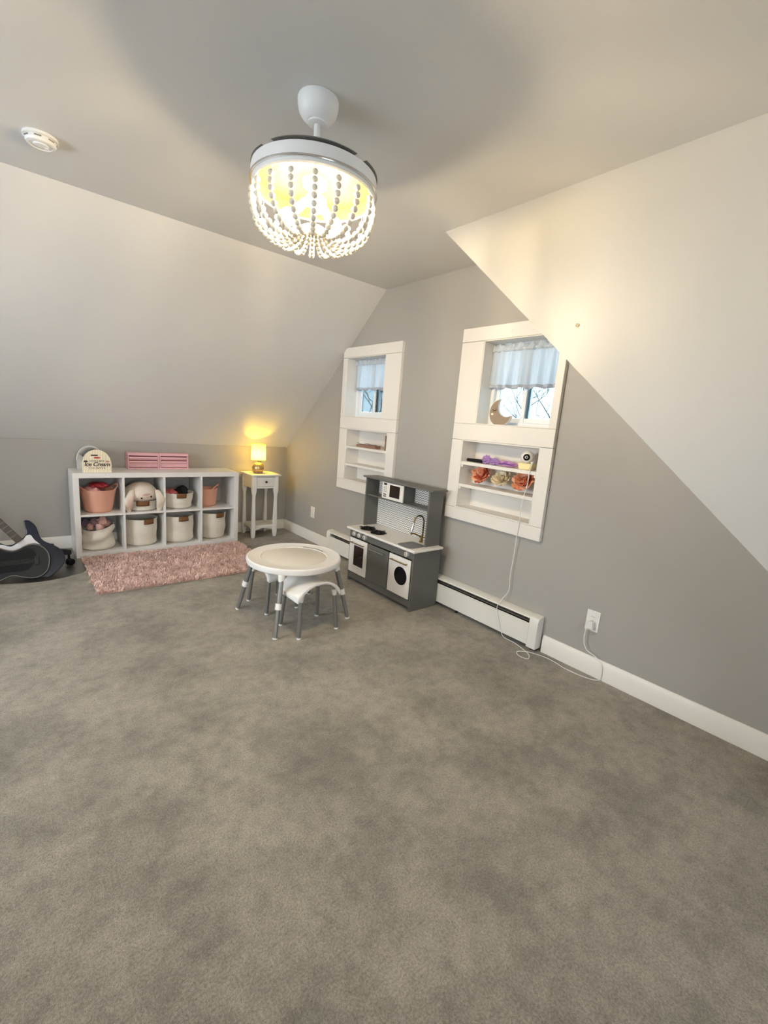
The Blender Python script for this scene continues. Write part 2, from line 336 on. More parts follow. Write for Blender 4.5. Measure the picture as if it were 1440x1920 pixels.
# added, unseen window that fills the room with daylight, behind the camera, in the dormer's front wall
def front_fill_window():
    o = MB(); a, b_, c, d = D; f_ = .05
    for q in ((a, a+f_, c, d), (b_-f_, b_, c, d), (a+f_, b_-f_, c, c+f_), (a+f_, b_-f_, d-f_, d), ((a+b_)/2-.03, (a+b_)/2+.03, c+f_, d-f_)): o.box(q[0], YF-.15, q[2], q[1], YF-.09, q[3])
    wo = o.build('window_3', P_VINYL, bevel=.002, kind=ST)  # window_3 is the added, unseen fill window behind the camera
    for s0, s1 in ((a+f_, (a+b_)/2-.03), ((a+b_)/2+.03, b_-f_)): B(s0, YF-.122, c+f_, s1, YF-.118, d-f_).build('pane', GLASS, wo, smooth=0)
front_fill_window()
def left_fill_window():  # second added window, out of view on the left, for daylight fill
    o = MB(); a, b_, c, d = LW; f_ = .05; m_ = [a+(b_-a)*k/3 for k in (1, 2)]
    for q in [(a, a+f_, c, d), (b_-f_, b_, c, d), (a+f_, b_-f_, c, c+f_), (a+f_, b_-f_, d-f_, d)]+[(y-.03, y+.03, c+f_, d-f_) for y in m_]: o.box(XL-.15, q[0], q[2], XL-.09, q[1], q[3])
    wo = o.build('window_4', P_VINYL, bevel=.002, kind=ST)  # window_4 is the added, unseen fill window on the left
    ys = [a+f_-.03, *m_, b_-f_+.03]
    for k in range(3): B(XL-.122, ys[k]+.03, c+f_, XL-.118, ys[k+1]-.03, d-f_).build('pane', GLASS, wo, smooth=0)
left_fill_window()

# ------------------------------------------------------------------ outside: ground and bare trees
GROUND_Z = -3.2
B(-30, -30, GROUND_Z-.2, 60, 40, GROUND_Z).build('ground', mat('pale_bounce_ground', (205, 208, 210), .95, var=.2, scale=.6), kind=ST, smooth=0)  # unseen ground made pale to bounce daylight up to the ceiling
BARK = mat('grey_bark', (84, 84, 82), .9, var=.25, scale=6)
def tree(x, y, h, seed, label):
    rnd = random.Random(seed); b = MB()
    def branch(p, d, ln, r, lev):
        pts = [p]; q = p.copy(); dd = d.copy(); n = 4
        for i in range(n):
            dd = (dd + Vector((rnd.uniform(-.22, .22), rnd.uniform(-.22, .22), rnd.uniform(-.06, .14)))).normalized(); q = q + dd*(ln/n); pts.append(q.copy())
        b.tube(pts, [r*(1-.13*i) for i in range(n+1)], 5 if lev > 1 else 8, cap=False)
        if lev >= 5 or r < .004: return
        for k in range(3 if lev < 3 else 2+(rnd.random() < .5)):
            at = pts[rnd.choice((2, 3, 4, 4))]; ax = Vector((rnd.uniform(-1, 1), rnd.uniform(-1, 1), rnd.uniform(-.2, .8))).normalized()
            nd = (dd*.62+ax*.75).normalized(); branch(at, nd, ln*rnd.uniform(.6, .8), r*rnd.uniform(.5, .62), lev+1)
    branch(Vector((x, y, GROUND_Z)), Vector((0, 0, 1)), h*.36, h*.010, 0)
    tag(b.build('bare_tree', BARK, origin=(x, y, GROUND_Z), fix=False), label, 'tree', 'bare trees outside the windows')
for i, (x, y, h) in enumerate(((13.5, 8.6, 9.5), (13.0, 16.6, 9), (20, 27.5, 11), (20.5, 13.0, 11))):
    tree(x, y, h, 31+i, 'leafless winter tree with fine bare twigs outside the windows')

# ------------------------------------------------------------------ baseboard heater
def heater():
    y0, y1 = 1.400, 3.958; xb = XR-.0005; xf = 2.572
    r = thing('baseboard_heater', 'long cream enamel baseboard heater with dark slot along the grey wall', 'heater', (2.6, (y0+y1)/2, 0))
    B(xb-.006, y0+.06, .012, xb, y1-.06, .19).build('back_plate', P_DARK, r, smooth=0)
    hood = [(xb, .205), (xb, .236), (xb-.012, .237), (xf+.026, .231), (xf+.010, .224), (xf+.005, .214), (xf+.009, .213), (xf+.028, .222), (xb-.008, .226), (xb-.008, .205)]
    MB().prism(hood, y0+.06, y1-.06, 'y').build('top_hood', P_HEAT, r)
    MB().prism([(xf, .032), (xf+.003, .030), (xf+.004, .168), (xf+.014, .176), (xf+.012, .179), (xf, .171)], y0+.06, y1-.06, 'y').build('front_cover', P_HEAT, r)
    MB().prism([(xf+.004, .193), (xf+.03, .199), (xf+.03, .203), (xf+.002, .197)], y0+.06, y1-.06, 'y').build('damper', P_STEEL, r)
    f = MB()
    f.tube([(xf+.034, y0+.07, .09), (xf+.034, y1-.07, .09)], .011, 10)
    for k in range(100): yy = y0+.09+k*(y1-y0-.18)/99; f.box(xf+.012, yy, .055, xb-.008, yy+.001, .125)
    f.build('fin_element', P_DARK, r, smooth=0, kind='stuff', fix=False)
    cap = [(xb, .018), (xb, .240), (xf+.03, .238), (xf+.008, .230), (xf-.002, .212), (xf-.004, .18), (xf-.004, .018)]
    for a, b_ in ((y0, y0+.065), (y1-.065, y1)): MB().prism(cap, a, b_, 'y').build('end_cap', P_HEAT, r, bevel=.003)
    B(xf+.02, y0+.01, 0, xb-.02, y0+.05, .018).build('foot', P_DARK, r, smooth=0); B(xf+.02, y1-.05, 0, xb-.02, y1-.01, .018).build('foot', P_DARK, r, smooth=0)
    for yy in (2.1, 2.75, 3.4): B(xf+.02, yy, 0, xb-.02, yy+.012, .05).build('foot', P_DARK, r, smooth=0)
heater()

# ------------------------------------------------------------------ outlets
P_OUT = mat('outlet_plastic', (.80, .78, .74), .35, var=.01, srgb=False)
def outlet(y, z, label, plug):
    r = thing('wall_outlet', label, 'outlet', (XR, y, z))
    B(XR-.006, y-.04, z-.0645, XR, y+.04, z+.0645).build('cover_plate', P_OUT, r, bevel=.003)
    for dz in (-.024, .024):
        s_ = MB().prism(rounded_rect(y-.017, z+dz-.0145, y+.017, z+dz+.0145, .007), XR-.0085, XR-.0061, 'x').build('socket', P_OUT, r)
        if not (plug and dz < 0):
            for dy in (-.006, .006): B(XR-.0092, y+dy-.001, z+dz-.002, XR-.0084, y+dy+.001, z+dz+.006).build('slot', P_DARK, s_, smooth=0)
    MB().lathe([(0, .0015), (.003, .001), (.0035, 0)], (XR-.006, y, z), 10, Matrix.Rotation(-PI/2, 3, 'Y'), cap=False).build('screw', P_STEEL, r)
outlet(1.095, .334, 'white wall outlet with a plug in it above the baseboard', True)
outlet(4.377, .341, 'white empty wall outlet between night stand and baseboard heater', False)
def power_plug():
    r = thing('power_plug', 'small white plug pushed into the wall outlet', 'plug', (XR-.009, 1.095, .31))
    MB().prism([(1.118, .288), (1.072, .288), (1.080, .335), (1.110, .335)], XR-.040, XR-.0094, 'x').build('plug_body', P_OUT, r, bevel=.005)
    MB().tube([(XR-.028, 1.112, .288), (XR-.03, 1.115, .272)], .0045, 8).build('strain_relief', P_OUT, r)
power_plug()

# ------------------------------------------------------------------ ceiling chandelier
def chandelier():
    cx, cy = .965, 1.705
    r = thing('bead_chandelier', 'round white ceiling light draped with strings of cream wooden beads', 'chandelier', (cx, cy, ZC))
    ax = (cx, cy, 0)
    MB().lathe([(.0, 2.5535), (.074, 2.5535), (.076, 2.548), (.0755, 2.53), (.070, 2.508), (.058, 2.491), (.042, 2.481), (.037, 2.478), (0, 2.478)], ax, 40).build('canopy', P_FIX, r)
    MB().lathe([(.014, 2.470), (.036, 2.472), (.037, 2.4775), (.014, 2.4775)], ax, 32).build('canopy_ring', P_FIX, r)
    MB().tube([(cx, cy, 2.472), (cx, cy, 2.345)], .0125, 16).build('down_rod', P_FIX, r)
    MB().lathe([(.013, 2.385), (.019, 2.383), (.020, 2.345), (.032, 2.335), (.04, 2.304), (.013, 2.304)], ax, 24).build('rod_collar', P_FIX, r)
    # drum: solid top plate with outer band, bulbs below
    MB().lathe([(0, 2.304), (.20, 2.304), (.226, 2.299), (.236, 2.294), (.2375, 2.287), (.2375, 2.250), (.2335, 2.245), (.2335, 2.235), (.228, 2.231), (.224, 2.235), (.224, 2.282), (0, 2.282)], ax, 64).build('drum', P_FIX, r)
    MB().lathe([(.2335, 2.2455), (.2415, 2.2455), (.2425, 2.249), (.2415, 2.2525), (.2335, 2.2525)], ax, 64, cap=False).build('trim_ring', mat('polished_chrome', (215, 214, 212), .15, 1, var=.02), r)
    MB().lathe([(0, 2.2815), (.2235, 2.2815), (.2235, 2.236)], ax, 64, cap=False).build('reflector', mat('glow_tinted_drum_inside', (.055, .042, .018), .6, srgb=False, var=.05, spec=.1), r)  # drum inside coloured dark yellow so its glow renders yellow instead of white
    bl = mat('grey_fan_blade', (128, 126, 120), .35, var=.08)
    for k in range(4):
        a0 = k*PI/2+.35; pts = []
        for side in (.2345, .185):
            rng = range(15) if side > .2 else range(14, -1, -1)
            for i in rng: a = a0+1.35*i/14; rr = side+(.02*math.sin(PI*i/14) if side < .2 else .004*math.sin(PI*i/14)); pts.append((cx+rr*math.cos(a), cy+rr*math.sin(a)))
        MB().prism(pts, 2.3002+.0022*k, 2.3018+.0022*k, 'z').build('folded_blade', bl, r)
    # sockets and bulbs
    em = emit('glowing_bulb', BULB_COLOR, BULB_STRENGTH)
    hub = MB().lathe([(0, 2.286), (.05, 2.286), (.045, 2.262), (.012, 2.255), (.010, 2.12), (0, 2.12)], ax, 24).lathe([(0, 2.235), (.03, 2.232), (.04, 2.215), (.03, 2.2), (0, 2.198)], ax, 24).build('hub', P_FIX, r)
    for k in range(3):
        a = math.radians(-112+120*k); d = Vector((math.cos(a), math.sin(a), -.75)).normalized(); p0 = Vector((cx, cy, 2.215))+Vector((math.cos(a), math.sin(a), 0))*.035
        so = MB().tube([p0, p0+d*.05], .017, 14).build('socket', P_FIX, r)
        c = p0+d*.088
        MB().ball(c, .031, 18, 12).tube([p0+d*.05, p0+d*.066], [.014, .02], 14).build('bulb', em, so)
    WOOD = mat('cream_wood_bead', (.78, .72, .60), .5, var=.08, scale=60, srgb=False)
    MB().lathe([(0, 2.106), (.004, 2.092), (.010, 2.094), (.011, 2.100), (.036, 2.106), (.046, 2.113), (.044, 2.119), (0, 2.122)], ax, 28).build('bottom_plate', mat('warm_white_plate', (.72, .62, .48), .4, var=.03, srgb=False), r)
    prof = spline([(.2275, 0, 2.238), (.233, 0, 2.205), (.232, 0, 2.165), (.218, 0, 2.122), (.188, 0, 2.087), (.145, 0, 2.066), (.103, 0, 2.064), (.066, 0, 2.081), (.045, 0, 2.108)], 14)
    L_ = [0]
    for i in range(1, len(prof)): L_.append(L_[-1]+(prof[i]-prof[i-1]).length)
    def at(s):
        for i in range(1, len(L_)):
            if L_[i] >= s: t = (s-L_[i-1])/(L_[i]-L_[i-1]); return prof[i-1].lerp(prof[i], t), (prof[i]-prof[i-1]).normalized()
        return prof[-1], (prof[-1]-prof[-2]).normalized()
    bead_me = {}
    def bead_mesh(rad):
        key = round(rad, 4)
        if key not in bead_me:
            b = MB().ball((0, 0, 0), (rad, rad, rad*.96), 10, 7); me = bpy.data.meshes.new('bead'); me.from_pydata([tuple(v) for v in b.v], [], b.f); me.shade_smooth(); me.materials.append(WOOD); bead_me[key] = me
        return bead_me[key]
    NS = 18
    for k in range(NS):
        ang = 2*PI*k/NS+math.atan2(-cy, -cx); R3 = Matrix.Rotation(ang, 3, 'Z'); o3 = Vector((cx, cy, 0))
        st = MB().tube([o3+R3@p for p in prof[::4]], .0011, 5)
        s = .022; beads = []; n = 0
        while s < L_[-1]-.006:
            rad = .0116 if n < 10 else max(.0054, .0116-.0010*(n-9))
            beads.append((s+rad, rad)); s += 2*rad*.985; n += 1
        for (s_, rad) in beads[16:]:
            p, t = at(s_); st.ball(o3+R3@p, rad, 8, 6)
        so = st.build('bead_string', WOOD, r, fix=False)
        for (s_, rad) in beads[:16]:
            p, t = at(s_); o = bpy.data.objects.new('bead', bead_mesh(rad)); COL.objects.link(o); o.parent = so
            o.location = wm(so).inverted() @ (o3+R3@p); q = (R3@t).to_track_quat('Z', 'Y'); o.rotation_euler = q.to_euler()
chandelier()

# ------------------------------------------------------------------ smoke alarm and wall plug
def alarm():
    c = Vector((.195, 2.865, 0)); r = thing('smoke_alarm', 'round white smoke alarm on the flat ceiling', 'smoke alarm', (c.x, c.y, ZC))
    MB().lathe([(0, ZC-.0005), (.068, ZC-.0005), (.069, ZC-.012), (.064, ZC-.014), (0, ZC-.014)], c, 40).build('base', P_FIX, r)
    MB().lathe([(0, ZC-.0142), (.058, ZC-.0142), (.060, ZC-.026), (.055, ZC-.034), (.046, ZC-.037), (.044, ZC-.034), (.030, ZC-.034), (.027, ZC-.039), (0, ZC-.040)], c, 40).build('cover', P_FIX, r)
    for k in range(7):
        a = k*2*PI/7; p = c+Vector((math.cos(a)*.0600, math.sin(a)*.0600, ZC-.0195))
        MB().add([p+Matrix.Rotation(a, 3, 'Z')@Vector(q) for q in ((-.002, -.013, -.002), (.001, -.013, -.002), (.001, .013, -.002), (-.002, .013, -.002), (-.002, -.013, .002), (.001, -.013, .002), (.001, .013, .002), (-.002, .013, .002))],
                 [(0, 3, 2, 1), (4, 5, 6, 7), (0, 1, 5, 4), (1, 2, 6, 5), (2, 3, 7, 6), (3, 0, 4, 7)]).build('vent_slot', mat('grey_vent', (120, 118, 112), .6), r, smooth=0)
    MB().lathe([(0, ZC-.0402), (.008, ZC-.0402), (.007, ZC-.043), (0, ZC-.0435)], c+Vector((.02, 0, 0)), 16).build('test_button', P_FIX, r)
alarm()
hk = MB().lathe([(.006, 0), (.0095, 0), (.0095, .003), (.006, .003)], (XC-.0005, 1.179, 1.920), 16, Matrix.Rotation(-PI/2, 3, 'Y'), cap=False)
hk.lathe([(0, .001), (.006, .001)], (XC-.0005, 1.179, 1.920), 16, Matrix.Rotation(-PI/2, 3, 'Y'), cap=False)
tag(hk.build('wall_anchor', mat('tan_anchor', (176, 160, 130), .6), origin=(XC, 1.179, 1.92)), 'tiny round wall anchor left in the bare sloping-edged wall', 'wall anchor')

# ------------------------------------------------------------------ curtain valances
CURT = cloth_translucent('sheer_white_cotton', (.84, .88, .92), .6)
def valance(a, b_, ztop, zbot, seed, label):
    x = XR+.075; rnd = random.Random(seed)
    r = thing('valance_curtain', label, 'curtain', (x, (a+b_)/2, zbot))
    ph = [rnd.uniform(0, 6) for _ in range(6)]
    def pleat(u, amp):
        y = u*(b_-a)
        return amp*(math.sin(y*62+ph[0]+1.3*math.sin(y*17+ph[1]))+.45*math.sin(y*133+ph[2]))
    zr = ztop-.035
    def body(u, v):
        am = .006+.013*v; sp = (u-.5)*.0*v
        return Vector((x+pleat(u, am), a+.012+u*(b_-a-.024)+.008*v*math.sin(u*21+ph[3]), zr-.006-v*(zr-.006-zbot)+(.006*math.sin(u*30+ph[4]) if v > .98 else 0)))
    MB().grid(body, 120, 16).build('valance_cloth', CURT, r, solid=.0012, fix=False)
    def hem(u, v):
        p = body(u, .90+.10*v); return p+Vector((-.002, 0, 0))
    MB().grid(hem, 120, 3).build('hem_band', cloth_translucent('double_hem_cotton_%d' % seed, (.62, .66, .74), .3), r, solid=.001, fix=False)
    def head(u, v):
        y = u*(b_-a); amp = .004+.007*abs(v-.45)*2
        return Vector((x-.006+pleat(u*1.7, amp)+.004*math.sin(y*190+ph[5]+v*4), a+.012+u*(b_-a-.024), zr-.016+v*(.045+.008*math.sin(y*75))))
    MB().grid(head, 150, 7).build('ruffled_heading', CURT, r, solid=.001, fix=False)
    MB().tube([(x, a+.007, zr), (x, b_-.007, zr)], .005, 10).build('curtain_rod', P_VINYL, r)
    for y in (a+.0065, b_-.0065):
        MB().tube([(x, y-.0003, zr), (x, y+.004*(1 if y < (a+b_)/2 else -1), zr)], .010, 14).build('rod_end', P_FIX, r)
valance(W1[0], W1[1], W1[3]-.012, 1.705, 3, 'white gathered valance curtain in the window above the play kitchen')
valance(W2[0], W2[1], W2[3]-.014, 1.705, 5, 'white gathered valance curtain above the crescent moon ornament')

# ------------------------------------------------------------------ moon on the window sill
def moon():
    z0 = W2[2]+.0062; cy, cz, R = 1.957, z0+.083, .093; x0, x1 = 2.640, 2.662
    r = thing('moon_ornament', 'tan wooden crescent moon with sleepy eye standing on the window sill', 'ornament', ((x0+x1)/2, cy, z0))
    oc, ozc, r2 = cy-.052, cz+.050, .078
    d = math.hypot(oc-cy, ozc-cz); base = math.atan2(ozc-cz, oc-cy); al = math.acos((R*R+d*d-r2*r2)/(2*R*d)); be = math.acos((r2*r2+d*d-R*R)/(2*r2*d))
    pts = []
    for k in range(49): a = base+al+(2*PI-2*al)*k/48; pts.append((cy+R*math.cos(a), max(z0, cz+R*math.sin(a))))
    for k in range(1, 32): a = base+PI+be-(2*be)*k/32; pts.append((oc+r2*math.cos(a), ozc+r2*math.sin(a)))
    MB().prism(pts, x0+.001, x1, 'x').build('moon_back', mat('white_moon_edge', (235, 232, 226), .5), r)
    q = [(cy+(y-cy)*.955-.000, z0+(z-z0)*.965+.0012) for y, z in pts]
    MB().prism(q, x0-.002, x0+.0008, 'x').build('moon_face', mat('tan_wood', (150, 131, 110), .55, var=.1, scale=14), r)
    e = MB(); ey, ez = cy+.048, cz+.022
    e.tube([(x0-.0025, ey+.014*math.cos(t), ez-.010*math.sin(t)) for t in [PI*k/8 for k in range(9)]], .0017, 5)
    for k in (1, 3, 5, 7): t = PI*k/8; e.tube([(x0-.0025, ey+.014*math.cos(t), ez-.010*math.sin(t)), (x0-.0025, ey+.021*math.cos(t), ez-.019*math.sin(t))], .0015, 5)
    e.build('closed_eye', P_BLACK, r)
    MB().lathe([(0, .001), (.010, .001), (.0105, 0)], (x0-.002, cy+.064, cz-.012), 14, Matrix.Rotation(-PI/2, 3, 'Y')@Matrix.Diagonal((.7, 1, 1)), cap=False).build('cheek', mat('pale_cheek', (245, 228, 205), .5), r)
moon()

# ------------------------------------------------------------------ things in the niche under the moon
S1, S2 = 1.168, 1.000
def toy_umbrella():
    z = S1; r = thing('toy_umbrella', 'folded purple ruffled toy umbrella with black handle lying on the niche shelf', 'toy umbrella', (2.67, 2.0, z))
    MB().tube([(2.664, 2.218, z+.0145), (2.672, 2.065, z+.0145)], [.0115, .014], 12).build('handle', P_BLACK, r, bevel=.002)
    pu = mat('lilac_tulle', (168, 130, 186), .8, var=.2, scale=60); dp = mat('deep_purple_cloth', (110, 62, 150), .7, var=.15, scale=30); pk = mat('pink_lilac_cloth', (205, 148, 196), .7, var=.12, scale=30)
    for (y0, y1, rr, sd) in ((2.075, 2.005, .031, 1), (2.005, 1.925, .024, 2)):
        def fn(u, v, y0=y0, y1=y1, rr=rr, sd=sd):
            th = 2*PI*u; k = 1+.28*math.sin(9*th+sd+5*v)+.2*math.sin(v*19+3*th); rad = rr*(.55+.45*math.sin(PI*min(1, v*1.1+.05)))*k
            return Vector((2.672+rad*.75*math.cos(th), y0+(y1-y0)*v, z+max(.0012, rr*.95+rad*.9*math.sin(th))))
        MB().grid(fn, 54, 22, wrap=True).build('tulle_ruffle', pu, r, fix=False)
    def can(u, v):
        th = 2*PI*u; rad = .026*(math.sin(PI*(.12+.86*v)))**.6*(1+.16*math.sin(5*th+2*v))
        return Vector((2.674+rad*.8*math.cos(th), 1.93-.150*v, z+max(.001, .02+rad*.75*math.sin(th))))
    MB().grid(can, 40, 14, wrap=True).build('folded_canopy', pk, r, fix=False)
    for k, (dz, ln, dx) in enumerate(((.026, .13, -.012), (.032, .12, .0), (.017, .13, -.022))):
        MB().tube([(2.674+dx, 1.925, z+dz*.8), (2.672+dx, 1.87, z+dz+.006), (2.674+dx, 1.925-ln, z+dz*.85)], [.005, .0085, .004], 8, squash=.6).build('folded_panel', dp if k != 1 else pk, r)
toy_umbrella()
def monitor():
    z = S1; c = Vector((2.668, 1.711, z+.083)); r = thing('baby_monitor_camera', 'white ball camera with black lens in a cream holder on niche shelf', 'camera', (c.x, c.y, z))
    MB().prism([(1.668, z+.0005), (1.752, z+.0005), (1.764, z+.044), (1.656, z+.044)], 2.640, 2.700, 'x').build('holder', mat('cream_yellow_plastic', (240, 224, 168), .45), r, bevel=.006)
    MB().ball(c, .0445, 28, 18).build('ball_body', mat('white_gloss_plastic', (236, 232, 226), .25), r)
    d = (Vector((.2, .6, 1.36))-c).normalized(); M = d.to_track_quat('Z', 'Y').to_matrix()
    le = MB().lathe([(.0225, .0372), (.0225, .0395), (.018, .0425), (0, .0440)], c, 28, M, cap=False).build('lens', mat('black_gloss', (6, 6, 7), .35, spec=.2), r)
    MB().lathe([(.0, .0455), (.005, .0452), (.006, .0435)], c, 14, M, cap=False).build('lens_eye', P_BLACK, le)
    MB().ball((2.635, 1.652, z+.052), (.009, .009, .009), 14, 10).build('cord_connector', P_FIX, r)
    return r
MONITOR = monitor()
def paper_flower(y, z, R, cols, seed, label, tilt):
    x = 2.700; rnd = random.Random(seed); r = thing('paper_flower', label, 'flower', (x, y, z), 0, 'large paper flowers in the niche')
    def petal(m):
        b = MB()
        def fn(u, v):
            w_ = math.sin(PI*min(1, .12+.76*v))**.7; s_ = (u-.5)*2
            return Vector((s_*.44*w_, v*1.0, .30*v*v*v+.12*s_*s_*(1-v)+.10*math.sin(s_*5+2)*v*v))
        b.grid(fn, 7, 7); me = bpy.data.meshes.new('petal'); me.from_pydata([tuple(q) for q in b.v], [], b.f); me.shade_smooth(); me.materials.append(m); return me
    meshes = [petal(m) for m in cols]; base = Matrix.Rotation(tilt, 4, 'Y'); n = 0
    for ring, (cnt, sc, el) in enumerate(((8, 1.0, 6), (7, .88, 26), (6, .70, 46), (5, .46, 66))):
        for k in range(cnt):
            a = 2*PI*k/cnt+ring*.4+rnd.uniform(-.15, .15); o = bpy.data.objects.new('petal', meshes[(ring+k) % len(meshes)]); COL.objects.link(o); o.parent = r
            s_ = R*sc*rnd.uniform(.92, 1.06)
            M = Matrix.Diagonal((1, 1.12, .92, 1)) @ base @ Matrix.Rotation(a, 4, 'Z') @ Matrix.Rotation(math.radians(el+rnd.uniform(-8, 8)), 4, 'X') @ Matrix.Diagonal((s_, s_, s_, 1))
            o.matrix_basis = Matrix.Translation((0, 0, R*.92)) @ M
    MB().ball((x-math.sin(tilt)*-R*.2, y, z+R*.95), R*.16, 10, 8, .2, 3, seed).build('flower_center', cols[-1], r)
OR = [mat('coral_crepe', (226, 148, 112), .8, var=.12, scale=20), mat('peach_crepe', (240, 178, 146), .8, var=.12, scale=20), mat('burnt_coral_crepe', (208, 110, 78), .8, var=.12, scale=20)]
CR = [mat('ivory_crepe', (238, 226, 198), .8, var=.08, scale=20), mat('cream_crepe', (226, 210, 178), .8, var=.08, scale=20)]
PE = [mat('pale_peach_crepe', (240, 186, 158), .8, var=.12, scale=20), mat('apricot_crepe', (226, 156, 108), .8, var=.12, scale=20), mat('coral_pink_crepe', (222, 136, 108), .8, var=.1, scale=20)]
paper_flower(2.088, S2+.004, .076, OR, 1, 'coral paper flower alone at one end of the niche shelf', -1.0)
paper_flower(1.908, S2+.004, .070, CR, 2, 'ivory paper flower between two coral ones on niche shelf', -.9)
paper_flower(1.728, S2+.004, .080, PE, 3, 'peach paper flower crossed by the white cord in the niche', -1.0)
# monitor cord
def cord(pts, name, label, rad=.0024):
    o = MB().tube(spline(pts, 8), rad, 7).build(name, P_FIX, MONITOR); o['label'] = label
cord([(2.634, 1.648, 1.212), (2.604, 1.642, 1.15), (2.600, 1.640, 1.09), (2.599, 1.655, 1.0), (2.600, 1.664, .93), (2.600, 1.663, .80), (2.603, 1.668, .70), (2.612, 1.675, .60), (2.612, 1.682, .43), (2.610, 1.676, .33), (2.590, 1.705, .262), (2.566, 1.722, .20), (2.562, 1.70, .12), (2.564, 1.665, .045), (2.560, 1.63, .012), (2.565, 1.55, .006), (2.54, 1.46, .0045), (2.505, 1.395, .0045), (2.452, 1.372, .0045), (2.440, 1.43, .0045), (2.475, 1.462, .0075), (2.53, 1.415, .0095), (2.572, 1.33, .0045), (2.572, 1.25, .0045), (2.556, 1.18, .0045), (2.560, 1.10, .0045), (2.575, 1.03, .0045), (2.602, .995, .0045), (2.614, .985, .02), (2.6155, .99, .09), (2.610, 1.03, .135), (2.607, 1.085, .155), (2.608, 1.112, .20), (2.609, 1.1155, .268)],
     'power_cord', 'thin white cord running from the ball camera down to the outlet')

# ------------------------------------------------------------------ things in the niche behind the play kitchen
BR = mat('brown_card', (150, 118, 96), .7, var=.15, scale=20)
tag(B(2.665, 3.515, 1.1575, 2.715, 3.655, 1.181).build('brown_box', BR, origin=(2.69, 3.58, 1.1575), bevel=.002), 'flat light brown box under the thin twig on niche shelf', 'box')
tag(B(2.655, 3.335, 1.1575, 2.72, 3.507, 1.186).build('brown_box', mat('rosy_brown_card', (142, 106, 90), .7, var=.15, scale=20), origin=(2.69, 3.42, 1.1575), bevel=.002), 'flat rosy brown box near the upright frame on niche shelf', 'box')
tag(MB().tube(spline([(2.668, 3.645, 1.197), (2.672, 3.60, 1.1865), (2.68, 3.55, 1.1855), (2.675, 3.495, 1.195), (2.68, 3.45, 1.1905), (2.69, 3.36, 1.190)], 5), .0028, 6).build('twig', mat('dark_twig', (92, 76, 64), .8), origin=(2.68, 3.55, 1.187)), 'thin dark twig lying across two brown boxes', 'twig')
def small_frame():
    r = thing('picture_frame', 'narrow brown picture frame leaning upright at the end of the niche', 'picture frame', (2.70, 3.196, 1.1575))
    B(2.655, 3.190, 1.1577, 2.755, 3.202, 1.290).build('frame_edge', mat('brown_frame', (140, 116, 98), .6), r, bevel=.001)
    B(2.663, 3.2022, 1.166, 2.747, 3.204, 1.282).build('picture', mat('beige_picture', (206, 190, 170), .6), r, smooth=0)
small_frame()

